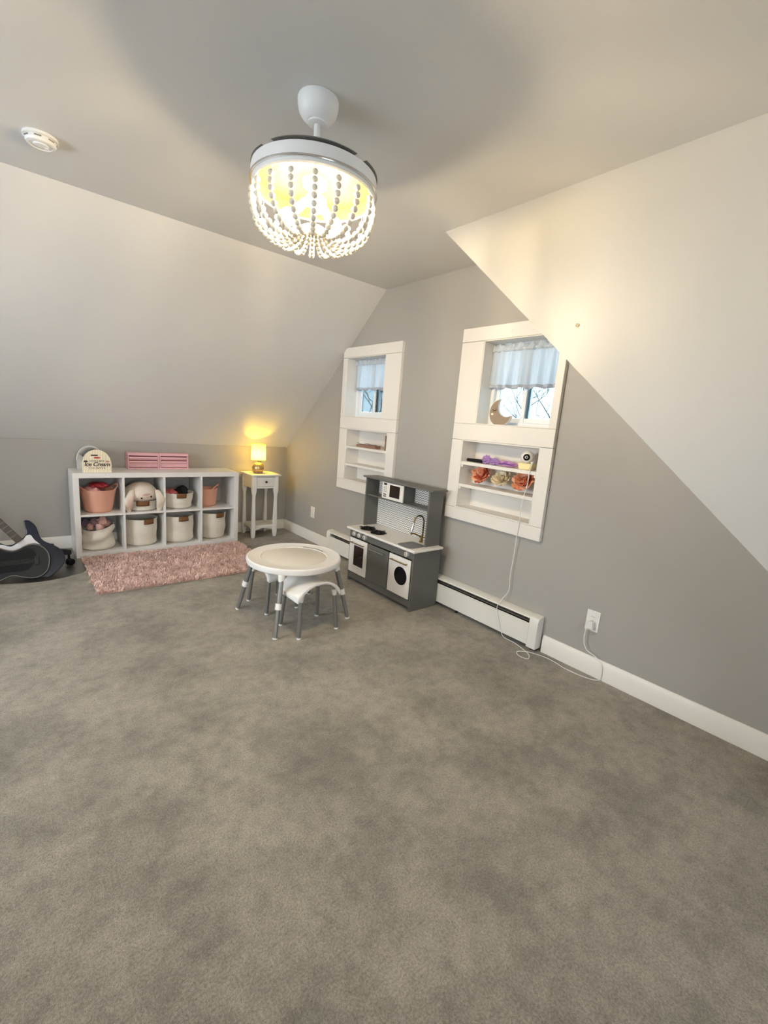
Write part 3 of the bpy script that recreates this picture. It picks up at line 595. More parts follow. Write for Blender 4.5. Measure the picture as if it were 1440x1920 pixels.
# ------------------------------------------------------------------ play kitchen
KG = mat('kitchen_grey_paint', (.128, .126, .114), .42, var=.03, srgb=False)
KW = mat('kitchen_white_paint', (.80, .77, .72), .4, var=.015, srgb=False)
def kitchen():
    y0, y1, xf, xb = 2.295, 3.120, 2.272, 2.562; t = .015
    r = thing('play_kitchen', 'grey and white wooden toy kitchen against the heater under the windows', 'toy kitchen', ((xf+xb)/2, (y0+y1)/2, 0))
    B(xf, y0, 0, xb, y0+t, .472).build('side_panel', KG, r, bevel=.0015); B(xf, y1-t, 0, xb, y1, .472).build('side_panel', KG, r, bevel=.0015)
    B(xb-t, y0+t+.0005, .04, xb-.0005, y1-t-.0005, .472).build('back_panel', KG, r, smooth=0)
    B(xf+.004, y0+t+.0005, .032, xf+.019, y1-t-.0005, .093).build('plinth', KG, r, bevel=.001)
    B(xf+.0, y0+t+.0005, .412, xf+.015, y1-t-.0005, .4715).build('control_panel', KG, r, bevel=.001)
    B(xf+.02, y0+t+.0005, .078, xb-t-.0005, y1-t-.0005, .092).build('bottom_board', KG, r, smooth=0)
    for y in (2.566, 2.846): B(xf+.02, y-.006, .0925, xb-t-.0005, y+.006, .4115).build('divider', KG, r, smooth=0)
    top = B(xf-.024, y0-.022, .4725, xb+.001, y1+.022, .492)
    top.build('countertop', KW, r, bevel=.005)
    # doors
    def door(ya, yb, m, name='door'): return B(xf-.011, ya, .098, xf-.0008, yb, .404).build(name, m, r, bevel=.002)
    def handle(ya, yb, z, parent, m):
        MB().tube([(xf-.030, ya, z), (xf-.030, yb, z)], .0048, 10).tube([(xf-.011, ya+.012, z), (xf-.030, ya+.012, z)], .0042, 8).tube([(xf-.011, yb-.012, z), (xf-.030, yb-.012, z)], .0042, 8).build('handle', m, parent)
    d1 = door(2.852, 3.100, KW, 'oven_door'); handle(2.885, 3.072, .367, d1, P_BRASS)
    B(xf-.0135, 2.894, .168, xf-.0112, 3.030, .346).build('oven_window', mat('smoked_acrylic', (38, 30, 28), .12, var=.05), d1, bevel=.001)
    B(xf-.0125, 2.884, .158, xf-.0111, 3.040, .356).build('window_rebate', KW, d1, smooth=0)
    d2 = door(2.573, 2.840, KG, 'cupboard_door'); handle(2.612, 2.800, .371, d2, P_STEEL)
    d3 = door(2.313, 2.561, KW, 'washer_door'); handle(2.340, 2.532, .367, d3, P_BRASS)
    Mx = Matrix.Rotation(-PI/2, 3, 'Y')
    MB().lathe([(.073, 0), (.073, .003), (.079, .004), (.081, .002), (.081, 0)], (xf-.0112, 2.412, .258), 48, Mx, cap=False).build('porthole_rim', KW, d3)
    MB().lathe([(0, .0022), (.073, .0016)], (xf-.0112, 2.412, .258), 48, Mx, cap=False).build('porthole', mat('black_acrylic', (18, 16, 22), .1), d3)
    # knobs
    for y in (3.040, 2.968, 2.892, 2.366):
        k = MB().lathe([(0, 0), (.021, 0), (.021, .003), (.012, .004), (.012, .010), (.020, .011), (.0205, .019), (.016, .023), (0, .0235)], (xf-.0002, y, .444), 24, Mx, cap=False).build('knob', mat('silver_plastic', (214, 212, 206), .3, .3, var=.03), r)
        B(xf-.0262, y-.0022, .430, xf-.0236, y+.0022, .459).build('knob_grip', P_STEEL, k, bevel=.0008)
    # burners
    for x, y in ((2.352, 2.975), (2.345, 2.822)):
        b = MB().lathe([(0, .4922), (.060, .4922), (.066, .496), (.062, .500), (.050, .498), (.030, .497), (.024, .501), (0, .501)], (x, y, 0), 36).build('burner', P_BLACK, r)
        g = MB()
        for k in range(6): a = k*PI/3; g.tube([(x+.016*math.cos(a), y+.016*math.sin(a), .5045), (x+.072*math.cos(a), y+.072*math.sin(a), .5045), (x+.074*math.cos(a), y+.074*math.sin(a), .4965)], .0036, 6)
        g.tube([(x+.046*math.cos(2*PI*k/28), y+.046*math.sin(2*PI*k/28), .5045) for k in range(28)], .003, 6, closed=True); g.build('grate', P_BLACK, b)
    # sink: steel basin set into the counter
    a, b_, c, d = 2.262, 2.440, 2.335, 2.498
    rim = MB()
    def bowl(u, v):
        th = 2*PI*u; w_ = 1 if v < .15 else (.93 if v < .5 else (.86 if v < .8 else 0)); zz = [.4945, .4945, .4935, .4930, .4928][min(4, int(v*4.99))]
        e = .35; cx_, sy_ = math.cos(th), math.sin(th); p = (abs(cx_)**e*math.copysign(1, cx_), abs(sy_)**e*math.copysign(1, sy_))
        return Vector(((a+b_)/2+p[0]*(b_-a)/2*w_, (c+d)/2+p[1]*(d-c)/2*w_, zz))
    steel = mat('sink_steel', (120, 122, 118), .35, .9, var=.06)
    rim.grid(bowl, 48, 6, wrap=True); rim.build('sink_basin', steel, r, fix=False)
    # swan-neck faucet
    fx, fy = 2.492, 2.455
    fo = MB().lathe([(0, .4925), (.016, .4925), (.016, .498), (.010, .503), (.010, .545), (.0, .547)], (fx, fy, 0), 20).build('faucet_body', P_BRASS, r)
    arc = [(fx, fy-.012, .50), (fx, fy-.012, .66)]+[(fx-.042+.042*math.cos(t), fy-.012+.022*(1-math.cos(t))*.5, .66+.052*math.sin(t)) for t in [PI*k/14 for k in range(1, 14)]]+[(fx-.086, fy+.010, .655), (fx-.098, fy+.012, .615)]
    MB().tube(arc, .0062, 10).build('swan_neck', mat('dark_brass', (120, 104, 70), .3, 1), fo)
    MB().tube([(fx-.088, fy+.010, .652), (fx-.104, fy+.013, .592)], [.008, .0115], 14).build('spray_head', P_STEEL, fo)
    MB().tube([(fx-.002, fy+.006, .535), (fx-.070, fy+.016, .566), (fx-.100, fy+.016, .568)], [.006, .007, .010], 10).build('lever', P_BRASS, fo)
    MB().tube([(fx, fy-.012, .53), (fx-.006, fy-.050, .545)], [.006, .004], 8).tube([(fx, fy-.012, .56), (fx, fy, .53)], .006, 8).build('side_tap', P_BRASS, fo)
    # upper unit
    xu = 2.412
    B(xu, y0+.030, .4925, xb, y0+.045, .924).build('upper_side_panel', KG, r, bevel=.0012); B(xu, y1-.010, .4925, xb, y1+.005, .924).build('upper_side_panel', KG, r, bevel=.0012)
    bs = B(xb-.006, y0+.0455, .4925, xb-.0005, y1-.0105, .9235).build('backsplash', chevron_mat(), r, smooth=0)
    B(xu-.012, y0-.005, .9245, xb+.004, y1+.035, .938).build('hood_top', KG, r, bevel=.0015)
    B(xu+.012, y0+.0455, .768, xb-.0065, y1-.0105, .781).build('upper_shelf', KG, r, bevel=.001)
    # microwave
    ma, mb = 2.630, 2.895
    B(xu+.020, ma+.008, .7815, xb-.0065, ma+.020, .923).build('microwave_side', KG, r, smooth=0); mw = B(xu+.020, mb-.020, .7815, xb-.0065, mb-.008, .923).build('microwave_side', KG, r, smooth=0)
    B(xu+.016, mb-.0075, .7815, xu+.06, mb-.0015, .9235).build('hinge_post', mat('bare_birch', (206, 176, 140), .6, var=.1), mw, smooth=0)
    md = B(xu+.0005, ma, .7825, xu+.012, mb-.001, .920).build('microwave_door', KW, r, bevel=.0015)
    B(xu-.001, ma+.040, .805, xu+.0004, mb-.100, .905).build('microwave_window', mat('dark_acrylic', (30, 27, 24), .12), md, smooth=0)
    B(xu-.0008, mb-.060, .896, xu+.0004, mb-.022, .912).build('display', P_DARK, md, smooth=0)
    for i in range(4):
        for j in range(3): B(xu-.0006, mb-.030-.0135*j, .879-.0135*i, xu+.0004, mb-.0245-.0135*j, .8845-.0135*i).build('button', P_DARK, md, smooth=0)
    for z in (.813, .797): B(xu-.0008, mb-.058, z, xu+.0004, mb-.022, z+.009).build('start_button', P_DARK, md, smooth=0)
    for yy, zz in ((y1-.012, .575), ): MB().ball((xu+.04, yy, .53), .003, 8, 6).ball((xu+.10, yy, .53), .003, 8, 6).build('hook_screw', P_STEEL, r)
kitchen()

# ------------------------------------------------------------------ cube shelf
SX, SY, SD = .400, 4.652, .388
def cube_shelf():
    r = thing('cube_shelf', 'low white cube shelf with eight compartments behind the pink rug', 'shelf', (SX+.735, SY+SD/2, 0))
    t, i = .045, .018; x1, y1 = SX+1.47, SY+SD
    B(SX, SY, .725, x1, y1, .77).build('top_board', P_WHITE, r, bevel=.0015); B(SX, SY, 0, x1, y1, .045).build('bottom_board', P_WHITE, r, bevel=.0015)
    B(SX, SY, .0452, SX+t, y1, .7248).build('side_board', P_WHITE, r, bevel=.0015); B(x1-t, SY, .0452, x1, y1, .7248).build('side_board', P_WHITE, r, bevel=.0015)
    B(SX+t+.0002, SY+.002, .376, x1-t-.0002, y1, .394).build('middle_board', P_WHITE, r, bevel=.001)
    for k in range(1, 4):
        x = SX+t+k*.3495-.018
        B(x, SY+.002, .0452, x+i, y1, .3758).build('divider', P_WHITE, r, bevel=.001); B(x, SY+.002, .3942, x+i, y1, .7248).build('divider', P_WHITE, r, bevel=.001)
cube_shelf()
def cell(i, top): return SX+.045+i*.3495+.16575, (.3945 if top else .0455)
PINKP = mat('peach_pink_plastic', (220, 164, 142), .5, var=.04)
CANV = mat('cream_canvas', (226, 219, 206), .9, var=.05, scale=20, bump=.3, bscale=240)
LEATH = mat('tan_leather', (118, 80, 46), .6, var=.15, scale=20)
def tub(cx, z, cy, rb, rt, h, lift, rot, label):
    r = thing('plastic_tub', label, 'tub', (cx, cy, z), 0)
    def rimz(th): c = abs(math.cos(th-rot)); return h+lift*max(0, (c-.72)/.28)**1.3
    def fn(u, v):
        th = 2*PI*u; c = abs(math.cos(th-rot)); hz = rimz(th); rr = rb+(rt-rb)*(v**.85)+.016*max(0, (c-.72)/.28)*v**4
        if v < .06: rr -= .008*(1-v/.06)
        return Vector((cx+rr*math.cos(th), cy+rr*math.sin(th), z+.0008+v*hz))
    def skip(u, v): return abs(math.cos(2*PI*u-rot)) > .905 and .845 < v < .93
    MB().grid(fn, 72, 26, wrap=True, skip=skip).lathe([(0, .0008), (rb-.0075, .0008)], (cx, cy, z), 72, cap=False).build('tub_wall', PINKP, r, solid=.004, fix=True)
    MB().tube([fn(k/72, 1) for k in range(72)], .0042, 6, closed=True).build('rolled_rim', PINKP, r)
tub1x, zt = cell(0, True)
tub(tub1x-.008, zt, 4.815, .108, .146, .205, .048, .10, 'wide peach plastic tub heaped with pink and red cloth')
c4x, _ = cell(3, True)
tub(c4x-.062, zt, 4.825, .085, .100, .185, .05, 2.45, 'smaller peach plastic tub alone in its shelf compartment')
def canvas_bin(cx, z, cy, rb, rt, h, sag, seed, label, tab=.35, tabw=.046, slump=0, squash=1.0):
    r = thing('canvas_bin', label, 'bin', (cx, cy, z))
    rnd = random.Random(seed); ph = [rnd.uniform(0, 6) for _ in range(5)]
    def fn(u, v):
        th = 2*PI*u; rr = rb+(rt-rb)*v
        if v < .1: rr -= .02*(1-v/.1)**2
        rr += sag*(.5*math.sin(9*v+ph[0]+1.5*math.sin(th+ph[1]))*math.sin(PI*v)+.35*math.sin(3*th+ph[2]+4*v)*math.sin(PI*v)+.2*math.sin(2*th+ph[3])*v)
        zz = v*h+slump*math.sin(PI*v)*.3*math.sin(th+ph[4])-slump*v*.9*max(0, math.sin(th+ph[2]))
        return Vector((cx+rr*math.cos(th), cy+rr*squash*math.sin(th), z+.0008+max(0, zz)))
    MB().grid(fn, 64, 22, wrap=True).lathe([(0, .001), (rb-.02, .001)], (cx, cy, z), 64, cap=False).build('canvas_wall', CANV, r, solid=.005, fix=True)
    MB().tube([fn(k/64, 1) for k in range(64)], .0034, 6, closed=True).build('rim_binding', CANV, r)
    if tab is not None:
        def tb(u, v):
            p = fn((-.25+tab/(2*PI)+(u-.5)*tabw*2.1/rt/(2*PI)) % 1.0, 1.0-.19*v*(.25/h)); return p+Vector((math.cos(2*PI*(-.25)), -.009, .006-.003*v)) if False else p+Vector((0, -.0095, .006))
        MB().grid(tb, 8, 4).build('leather_handle', LEATH, r, solid=.004, fix=False)
    return fn
for i, sd, tb, rb, rt, h, sg, lab in ((1, 3, .32, .138, .150, .262, .008, 'tall cream canvas bin below the plush bunny'), (2, 4, .10, .145, .148, .268, .012, 'tall cream canvas bin below the bin of dark clothes'), (3, 9, .28, .122, .142, .278, .010, 'tall cream canvas bin below the smaller peach tub')):
    x, z = cell(i, False); canvas_bin(x-.012, z, 4.818, rb, rt, h, sg, sd, lab, tb)
x, z = cell(0, False)
canvas_bin(x-.022, z, 4.818, .135, .128, .225, .028, 21, 'slumped cream canvas bag full of mauve toys', None, slump=.05)
x, z = cell(2, True)
canvas_bin(x-.014, z, 4.818, .128, .150, .155, .006, 12, 'short cream canvas bin holding pink and black clothes', .0)
x, z = cell(1, True)
canvas_bin(x-.0, z, 4.822, .130, .142, .092, .004, 14, 'low cream canvas bin under the plush bunny', -.1, .055)

def blob(name, c, rad, m, amp, freq, seed, label, cat, group=None, nu=28, nv=18):
    return tag(MB().ball(c, rad, nu, nv, amp, freq, seed).build(name, m, origin=c, fix=False), label, cat, group)
# contents of the tubs, bins and bag
x, z = cell(0, True)
def cloth_heap(c, rad, m, seed, label, fold=9):
    c = Vector(c)
    def fn(u, v):
        th, ph = 2*PI*u, PI*(v-.5); d = Vector((math.cos(ph)*math.cos(th), math.cos(ph)*math.sin(th), math.sin(ph)))
        k = 1+.22*noise.noise(d*1.8+Vector((seed, 0, 0)))+.10*math.sin(fold*d.x+4*d.z+seed)*math.cos(ph)
        return c+Vector((d.x*rad[0]*k, d.y*rad[1]*k, d.z*rad[2]*k))
    return tag(MB().grid(fn, 40, 20, wrap=True).build('cloth', m, origin=c, fix=False), label, 'cloth')
RED = mat('crimson_satin', (170, 48, 58), .35, var=.25, scale=14); ROSE = mat('rose_cloth', (232, 168, 164), .7, var=.1, scale=12)
cloth_heap((x-.055, 4.80, z+.190), (.070, .080, .042), ROSE, 2, 'pale rose cloth bulging at the side of the peach tub')
cloth_heap((x+.002, 4.83, z+.238), (.082, .06, .030), RED, 5, 'crumpled crimson satin cloth on top of the peach tub', 14)
x, z = cell(2, True)
cloth_heap((x-.085, 4.80, z+.150), (.065, .09, .042), mat('salmon_cloth', (206, 106, 106), .7, var=.1), 8, 'salmon pink cloth hanging over the short canvas bin')
cloth_heap((x+.035, 4.83, z+.160), (.060, .07, .055), mat('black_cloth', (20, 17, 22), .8, var=.2), 3, 'black cloth poking out of the short canvas bin')
cloth_heap((x-.02, 4.905, z+.125), (.05, .03, .045), mat('wine_cloth', (70, 30, 38), .8, var=.2), 6, 'dark wine cloth at the back of the short bin')
x, z = cell(0, False)
MV = [mat('mauve_plush', (150, 118, 126), .9, var=.1), mat('dusty_pink_plush', (196, 152, 144), .9, var=.1), mat('lilac_grey_plush', (110, 92, 108), .9, var=.1), mat('blush_plush', (222, 178, 166), .9, var=.08)]
for k, (dx, dy, dz, s, m, lab) in enumerate(((-.092, .03, .235, .036, 2, 'dark lilac soft toy at the edge of the canvas bag'), (-.03, .0, .238, .040, 0, 'mauve soft toy in the middle of the canvas bag'), (-.065, -.06, .213, .028, 1, 'small dusty pink soft toy low in the canvas bag'), (.035, -.02, .247, .042, 3, 'large blush soft toy leaning out of the canvas bag'), (.005, -.075, .208, .033, 3, 'blush soft toy on the rim of the canvas bag'), (.075, .02, .220, .032, 1, 'dusty pink soft toy behind the folded bag rim'))):
    b = MB().ball((x-.022+dx, 4.818+dy, z+dz), (s, s*.9, s*1.1), 16, 12, .35, 2.2, k+3)
    tag(b.build('soft_toy', MV[m], origin=(x-.022+dx, 4.818+dy, z+dz), fix=False), lab, 'soft toy', 'soft toys in the slumped canvas bag')
# plush bunny
def bunny():
    x, z = cell(1, True); c = Vector((x-.005, 4.815, z+.150)); W_ = mat('white_plush', (228, 214, 198), .95, var=.05, scale=20, bump=.4, bscale=150)
    r = thing('plush_bunny', 'white lop-eared plush bunny resting in a low canvas bin', 'soft toy', (c.x, c.y, z+.05))
    def body(u, v):
        th, ph = 2*PI*u, PI*(v-.5); d = Vector((math.cos(ph)*math.cos(th), math.cos(ph)*math.sin(th), math.sin(ph)))
        k = 1+.04*noise.noise(d*2); zz = d.z*(.120 if d.z > 0 else .085)
        return c+Vector((d.x*.153*k*(1-.08*d.z), d.y*.160*k, zz*k))
    MB().grid(body, 44, 28, wrap=True).build('body', W_, r, fix=False)
    for s_, bx_ in ((-1, -.098), (1, .118)):
        def ear(u, v, s_=s_, bx_=bx_):
            th = 2*PI*u; w_ = .036*math.sin(PI*(.06+.90*v))**.55+.002
            px = bx_+s_*(.018*math.sin(PI*v))+(-.028*v if s_ < 0 else .014*v); pz = .055-.205*v; py = -.128-.032*math.sin(PI*min(1, v*1.15))
            return c+Vector((px+w_*math.cos(th), py+.016*math.sin(th)*math.sin(PI*(.05+.9*v)), pz))
        e = MB().grid(ear, 18, 20, wrap=True).build('ear', W_, r, fix=False)
        def inner(u, v, s_=s_, bx_=bx_):
            p = ear(.75+(u-.5)*.24 if s_ > 0 else .75+(u-.2)*.26, .25+.65*v); return p+Vector((0, -.002, 0))
        if s_ < 0: MB().grid(inner, 5, 10).build('inner_ear', mat('pink_plush', (226, 196, 184), .9), e, fix=False)
    def front(dx, dz):
        best = None; d = Vector((dx/.153, 0, (dz/.115 if dz > 0 else dz/.085))); yy = -math.sqrt(max(.01, 1-d.x**2-d.z**2)); return c+Vector((dx, yy*.160, dz))
    for dx, dz in ((-.022, -.018), (.062, -.008)): MB().ball(front(dx, dz)+Vector((0, -.001, 0)), .0088, 14, 10).build('eye', P_BLACK, r)
    p = front(.018, .016); MB().ball(p, (.036, .007, .009), 18, 10, M=Matrix.Rotation(-.12, 3, 'Y')).build('nose', mat('rose_felt', (206, 164, 158), .9), r)
    q = front(.028, -.012); MB().tube([q+Vector((-.01, -.001, .004)), q+Vector((.006, -.002, .002)), q+Vector((.02, -.001, .005))], .0016, 5).tube([q+Vector((-.004, -.002, -.010)), q+Vector((.012, -.003, -.009))], .0013, 5).build('mouth', mat('grey_thread', (150, 136, 130), .9), r)
bunny()

# ------------------------------------------------------------------ on top of the cube shelf
def ice_cream_counter():
    z = .7702; r = thing('toy_ice_cream_counter', 'striped cream toy ice cream counter with arched ends on the shelf', 'toy', (.59, 4.82, z))
    ST_ = stripe_mat(); cx = .590; w_ = .110
    def arch(cx, w_, h): return [(cx-w_, z), (cx+w_, z), (cx+w_, z+h*.38)]+[(cx+w_*math.cos(t), z+h*.38+h*.62*math.sin(t)) for t in [PI*k/20 for k in range(1, 20)]]+[(cx-w_, z+h*.38)]
    front = MB().prism(arch(cx, w_, .203), 4.690, 4.700, 'y').build('front_panel', ST_, r, bevel=.001)
    MB().prism(arch(cx-.02, .105, .212), 4.955, 4.964, 'y').build('back_panel', mat('grey_white_board', (205, 200, 194), .5), r, bevel=.001)
    back_rim = [(a, 4.9525, b) for a, b in arch(cx-.02, .105, .212)[2:]]
    MB().tube(back_rim, .004, 6).build('back_edge', P_FIX, r)
    B(cx-.095, 4.7005, z, cx+.085, 4.9545, z+.075).build('tray', mat('cream_tray', (220, 210, 190), .5), r, bevel=.002)
    hood = glass_mat('clear_hood_plastic', (.86, .88, .88), .2, .1)
    def hd(u, v):
        t = PI*(.12+.72*u); return Vector((cx-.015+.098*math.cos(t), 4.7035+.248*v, z+.078+.12*math.sin(t)))
    MB().grid(hd, 16, 3).build('clear_hood', hood, r, solid=.0015, fix=False)
    M = lambda dx, dz: frame((cx+dx, 4.6893, z+dz), (1, 0, 0), (0, 0, 1), (0, -1, 0))
    ink = mat('dark_brown_ink', (48, 32, 26), .6)
    text('Ice Cream', .050, ink, front, M(.0, .072), shear=.25, bold=.0009, space=.92)
    text('COUNTER', .0235, mat('grey_brown_ink', (120, 100, 86), .6), front, M(.0, .038), space=1.25)
    text('SCOOP & SERVE', .0150, ink, front, M(.0, .1015), space=1.05, bold=.0003)
    MB().prism([(cx+.002+.026*math.cos(t), z+.131+.0075*math.sin(t)) for t in [2*PI*k/24 for k in range(24)]], 4.6880, 4.6897, 'y').build('red_oval_badge', mat('red_ink', (196, 70, 60), .5), front)
    B(cx-.046, 4.6885, z+.148, cx+.008, 4.6897, z+.158).build('dark_line_mark', ink, front, smooth=0)
    for sx_, m in ((-.084, mat('dark_choc_ink', (40, 28, 24), .6)), (.080, mat('strawberry_ink', (196, 140, 124), .6))):
        MB().prism([(cx+sx_+.016*math.cos(t), z+.096+.011*max(-.35, math.sin(t))) for t in [2*PI*k/20 for k in range(20)]], 4.6882, 4.6897, 'y').build('scoop_mark', m, front)
ice_cream_counter()
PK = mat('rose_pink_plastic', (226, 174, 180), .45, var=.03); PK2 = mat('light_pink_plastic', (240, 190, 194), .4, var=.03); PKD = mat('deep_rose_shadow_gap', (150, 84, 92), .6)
def drawer_box(x0, x1, label):
    y0, y1, z0, z1 = 4.925, 5.035, .7702, .930
    r = thing('pink_drawer_box', label, 'drawer box', ((x0+x1)/2, (y0+y1)/2, z0), 0, 'pink drawer boxes on the shelf')
    b = MB(); t = .011
    b.box(x0, y0, z0, x1, y1, z0+t).box(x0, y0, z1-.026, x1, y1, z1).box(x0, y0, z0+t, x0+t, y1, z1-.026).box(x1-t, y0, z0+t, x1, y1, z1-.026).box(x0+t, y1-.006, z0+t, x1-t, y1, z1-.026)
    b.build('case', PK, r, bevel=.0025)
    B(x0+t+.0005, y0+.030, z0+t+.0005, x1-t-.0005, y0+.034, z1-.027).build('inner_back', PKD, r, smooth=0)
    for zc, hgt in ((z0+.112, .016), (z0+.072, .016)):
        d = B(x0+t+.001, y0+.004, zc-hgt/2, x1-t-.001, y0+.012, zc+hgt/2).build('pull_bar', PK2, r, bevel=.003)
        B(x0+t+.001, y0+.014, zc-.020, x1-t-.001, y0+.029, zc-.010).build('drawer_lip', PK, r, bevel=.002)
    f = B(x0+t+.001, y0+.010, z0+t+.006, x1-t-.001, y0+.029, z0+.052).build('drawer_front', PK, r, bevel=.002)
    # worn raised lettering, too blurred to read: a row of uneven raised strokes
    rnd = random.Random(int(x0*100)); xx = (x0+x1)/2-.062
    st = MB()
    for k in range(8):
        w_ = rnd.uniform(.010, .013); hh = rnd.uniform(.016, .020)
        st.box(xx, y0+.0085, z0+.022, xx+.003, y0+.0098, z0+.022+hh)
        if k % 3 != 2: st.box(xx+w_-.003, y0+.0085, z0+.022, xx+w_, y0+.0098, z0+.022+hh)
        st.box(xx+.0031, y0+.0085, z0+.022+hh*(.8 if k % 2 else .4), xx+w_-.0031, y0+.0098, z0+.022+hh*(.97 if k % 2 else .57)); xx += w_+.0035
    st.build('raised_lettering', PK2, f, smooth=0, fix=False)
drawer_box(.874, 1.153, 'pink drawer box nearer the ice cream counter')
drawer_box(1.157, 1.436, 'pink drawer box nearer the table lamp')

# ------------------------------------------------------------------ night stand and table lamp
NS_ = mat('antique_white_paint', (.77, .745, .70), .42, var=.02, srgb=False)
def night_stand():
    x0, x1, y0, y1 = 2.062, 2.362, 4.716, 5.020; zt = .735
    r = thing('night_stand', 'narrow white night stand with one drawer in the corner', 'night stand', ((x0+x1)/2, (y0+y1)/2, 0))
    MB().prism(rounded_rect(x0-.028, y0-.026, x1+.030, y1+.012, .008), zt-.018, zt, 'z').build('top', NS_, r, bevel=.005, seg=3)
    prof = [(0, .0), (.0115, .0), (.016, .03), (.0185, .075), (.0165, .12), (.0165, .2), (.0145, .30), (.0125, .41), (.012, .46), (.0135, .50), (.0185, .535), (.020, .56)]
    for lx in (x0+.018, x1-.018):
        for ly in (y0+.018, y1-.018):
            b = MB(); pr = [(w_*1.18, z) for w_, z in prof[1:]]+[(.0212, .7165)]
            vs = []; fs = []
            for w_, z in pr: vs += [(lx-w_, ly-w_, z), (lx+w_, ly-w_, z), (lx+w_, ly+w_, z), (lx-w_, ly+w_, z)]
            for i in range(len(pr)-1):
                for k in range(4): fs.append((i*4+k, i*4+(k+1) % 4, (i+1)*4+(k+1) % 4, (i+1)*4+k))
            fs += [(0, 3, 2, 1), tuple(4*(len(pr)-1)+k for k in range(4))]
            b.add(vs, fs).build('leg', NS_, r, bevel=.0025)
    B(x0+.040, y0+.006, .575, x1-.040, y0+.020, .597).box(x0+.040, y0+.006, .704, x1-.040, y0+.020, .7165).build('front_rail', NS_, r, bevel=.001)
    for lx in (x0+.004, x1-.016): B(lx, y0+.040, .575, lx+.012, y1-.040, .7165).build('side_apron', NS_, r, bevel=.001)
    B(x0+.040, y1-.018, .575, x1-.040, y1-.006, .7165).build('back_apron', NS_, r, bevel=.001)
    d = B(x0+.043, y0+.001, .600, x1-.043, y0+.018, .701).build('drawer', NS_, r, bevel=.002)
    MB().lathe([(0, 0), (.008, 0), (.006, .008), (.012, .012), (.0145, .018), (.011, .024), (0, .026)], ((x0+x1)/2, y0+.001, .650), 20, Matrix.Rotation(PI/2, 3, 'X'), cap=False).build('knob', mat('pewter', (110, 100, 90), .35, .9), d)
    B(x0+.022, y0+.022, .128, x1-.022, y1-.022, .142).build('lower_shelf', NS_, r, bevel=.001)
    def apron(a, b_): return [(a, .1275), (a, .085)]+[(a+(b_-a)*k/12, .085+.030*math.sin(PI*k/12)) for k in range(1, 12)]+[(b_, .085), (b_, .1275)]
    MB().prism(apron(x0+.041, x1-.041), y0+.010, y0+.022, 'y').build('arched_apron', NS_, r); MB().prism(apron(x0+.041, x1-.041), y1-.022, y1-.010, 'y').build('arched_apron', NS_, r)
    for lx in (x0+.010, x1-.022): MB().prism(apron(y0+.041, y1-.041), lx, lx+.012, 'x').build('arched_apron', NS_, r)
night_stand()
def table_lamp():
    c = Vector((2.172, 4.845, 0)); z = .7355
    r = thing('table_lamp', 'small glowing lamp with yellow-lit drum shade on the night stand', 'lamp', (c.x, c.y, z))
    g = mat('crackled_gold_ceramic', (186, 160, 112), .3, .75, var=.3, scale=70)
    MB().lathe([(0, z), (.050, z), (.053, z+.004), (.053, z+.010), (.060, z+.020), (.067, z+.045), (.0655, z+.072), (.055, z+.098), (.038, z+.114), (.022, z+.121), (0, z+.122)], c, 36).build('base', g, r)
    MB().tube([c+Vector((0, 0, z+.12)), c+Vector((0, 0, z+.165))], .010, 14).build('socket_stem', P_BRASS, r)
    MB().tube([c+Vector((.018, -.030, z+.13)), c+Vector((.018, -.036, z+.155))], .0015, 6).ball(c+Vector((.018, -.030, z+.128)), .004, 10, 8).build('switch_pull', P_DARK, r)
    MB().lathe([(.079, z+.150), (.0805, z+.150), (.0775, z+.332), (.076, z+.332)], c, 48, cap=False).build('shade', cloth_translucent('linen_shade', (.86, .80, .62), .55), r)
    MB().lathe([(.0790, z+.1485), (.0822, z+.1485), (.0822, z+.153), (.0790, z+.153)], c, 48, cap=False).lathe([(.0755, z+.329), (.0790, z+.329), (.0790, z+.3335), (.0755, z+.3335)], c, 48, cap=False).build('shade_ring', P_BRASS, r)
    sp = MB()
    for k in range(3): a = k*2*PI/3; sp.tube([c+Vector((0, 0, z+.170)), c+Vector((.0785*math.cos(a), .0785*math.sin(a), z+.166))], .0016, 6)
    sp.build('shade_spider', P_BRASS, r)
    MB().ball(c+Vector((0, 0, z+.225)), (.026, .026, .032), 18, 12).tube([c+Vector((0, 0, z+.165)), c+Vector((0, 0, z+.20))], [.012, .018], 12).build('bulb', emit('amber_bulb', LAMP_COLOR, LAMP_STRENGTH), r)
table_lamp()

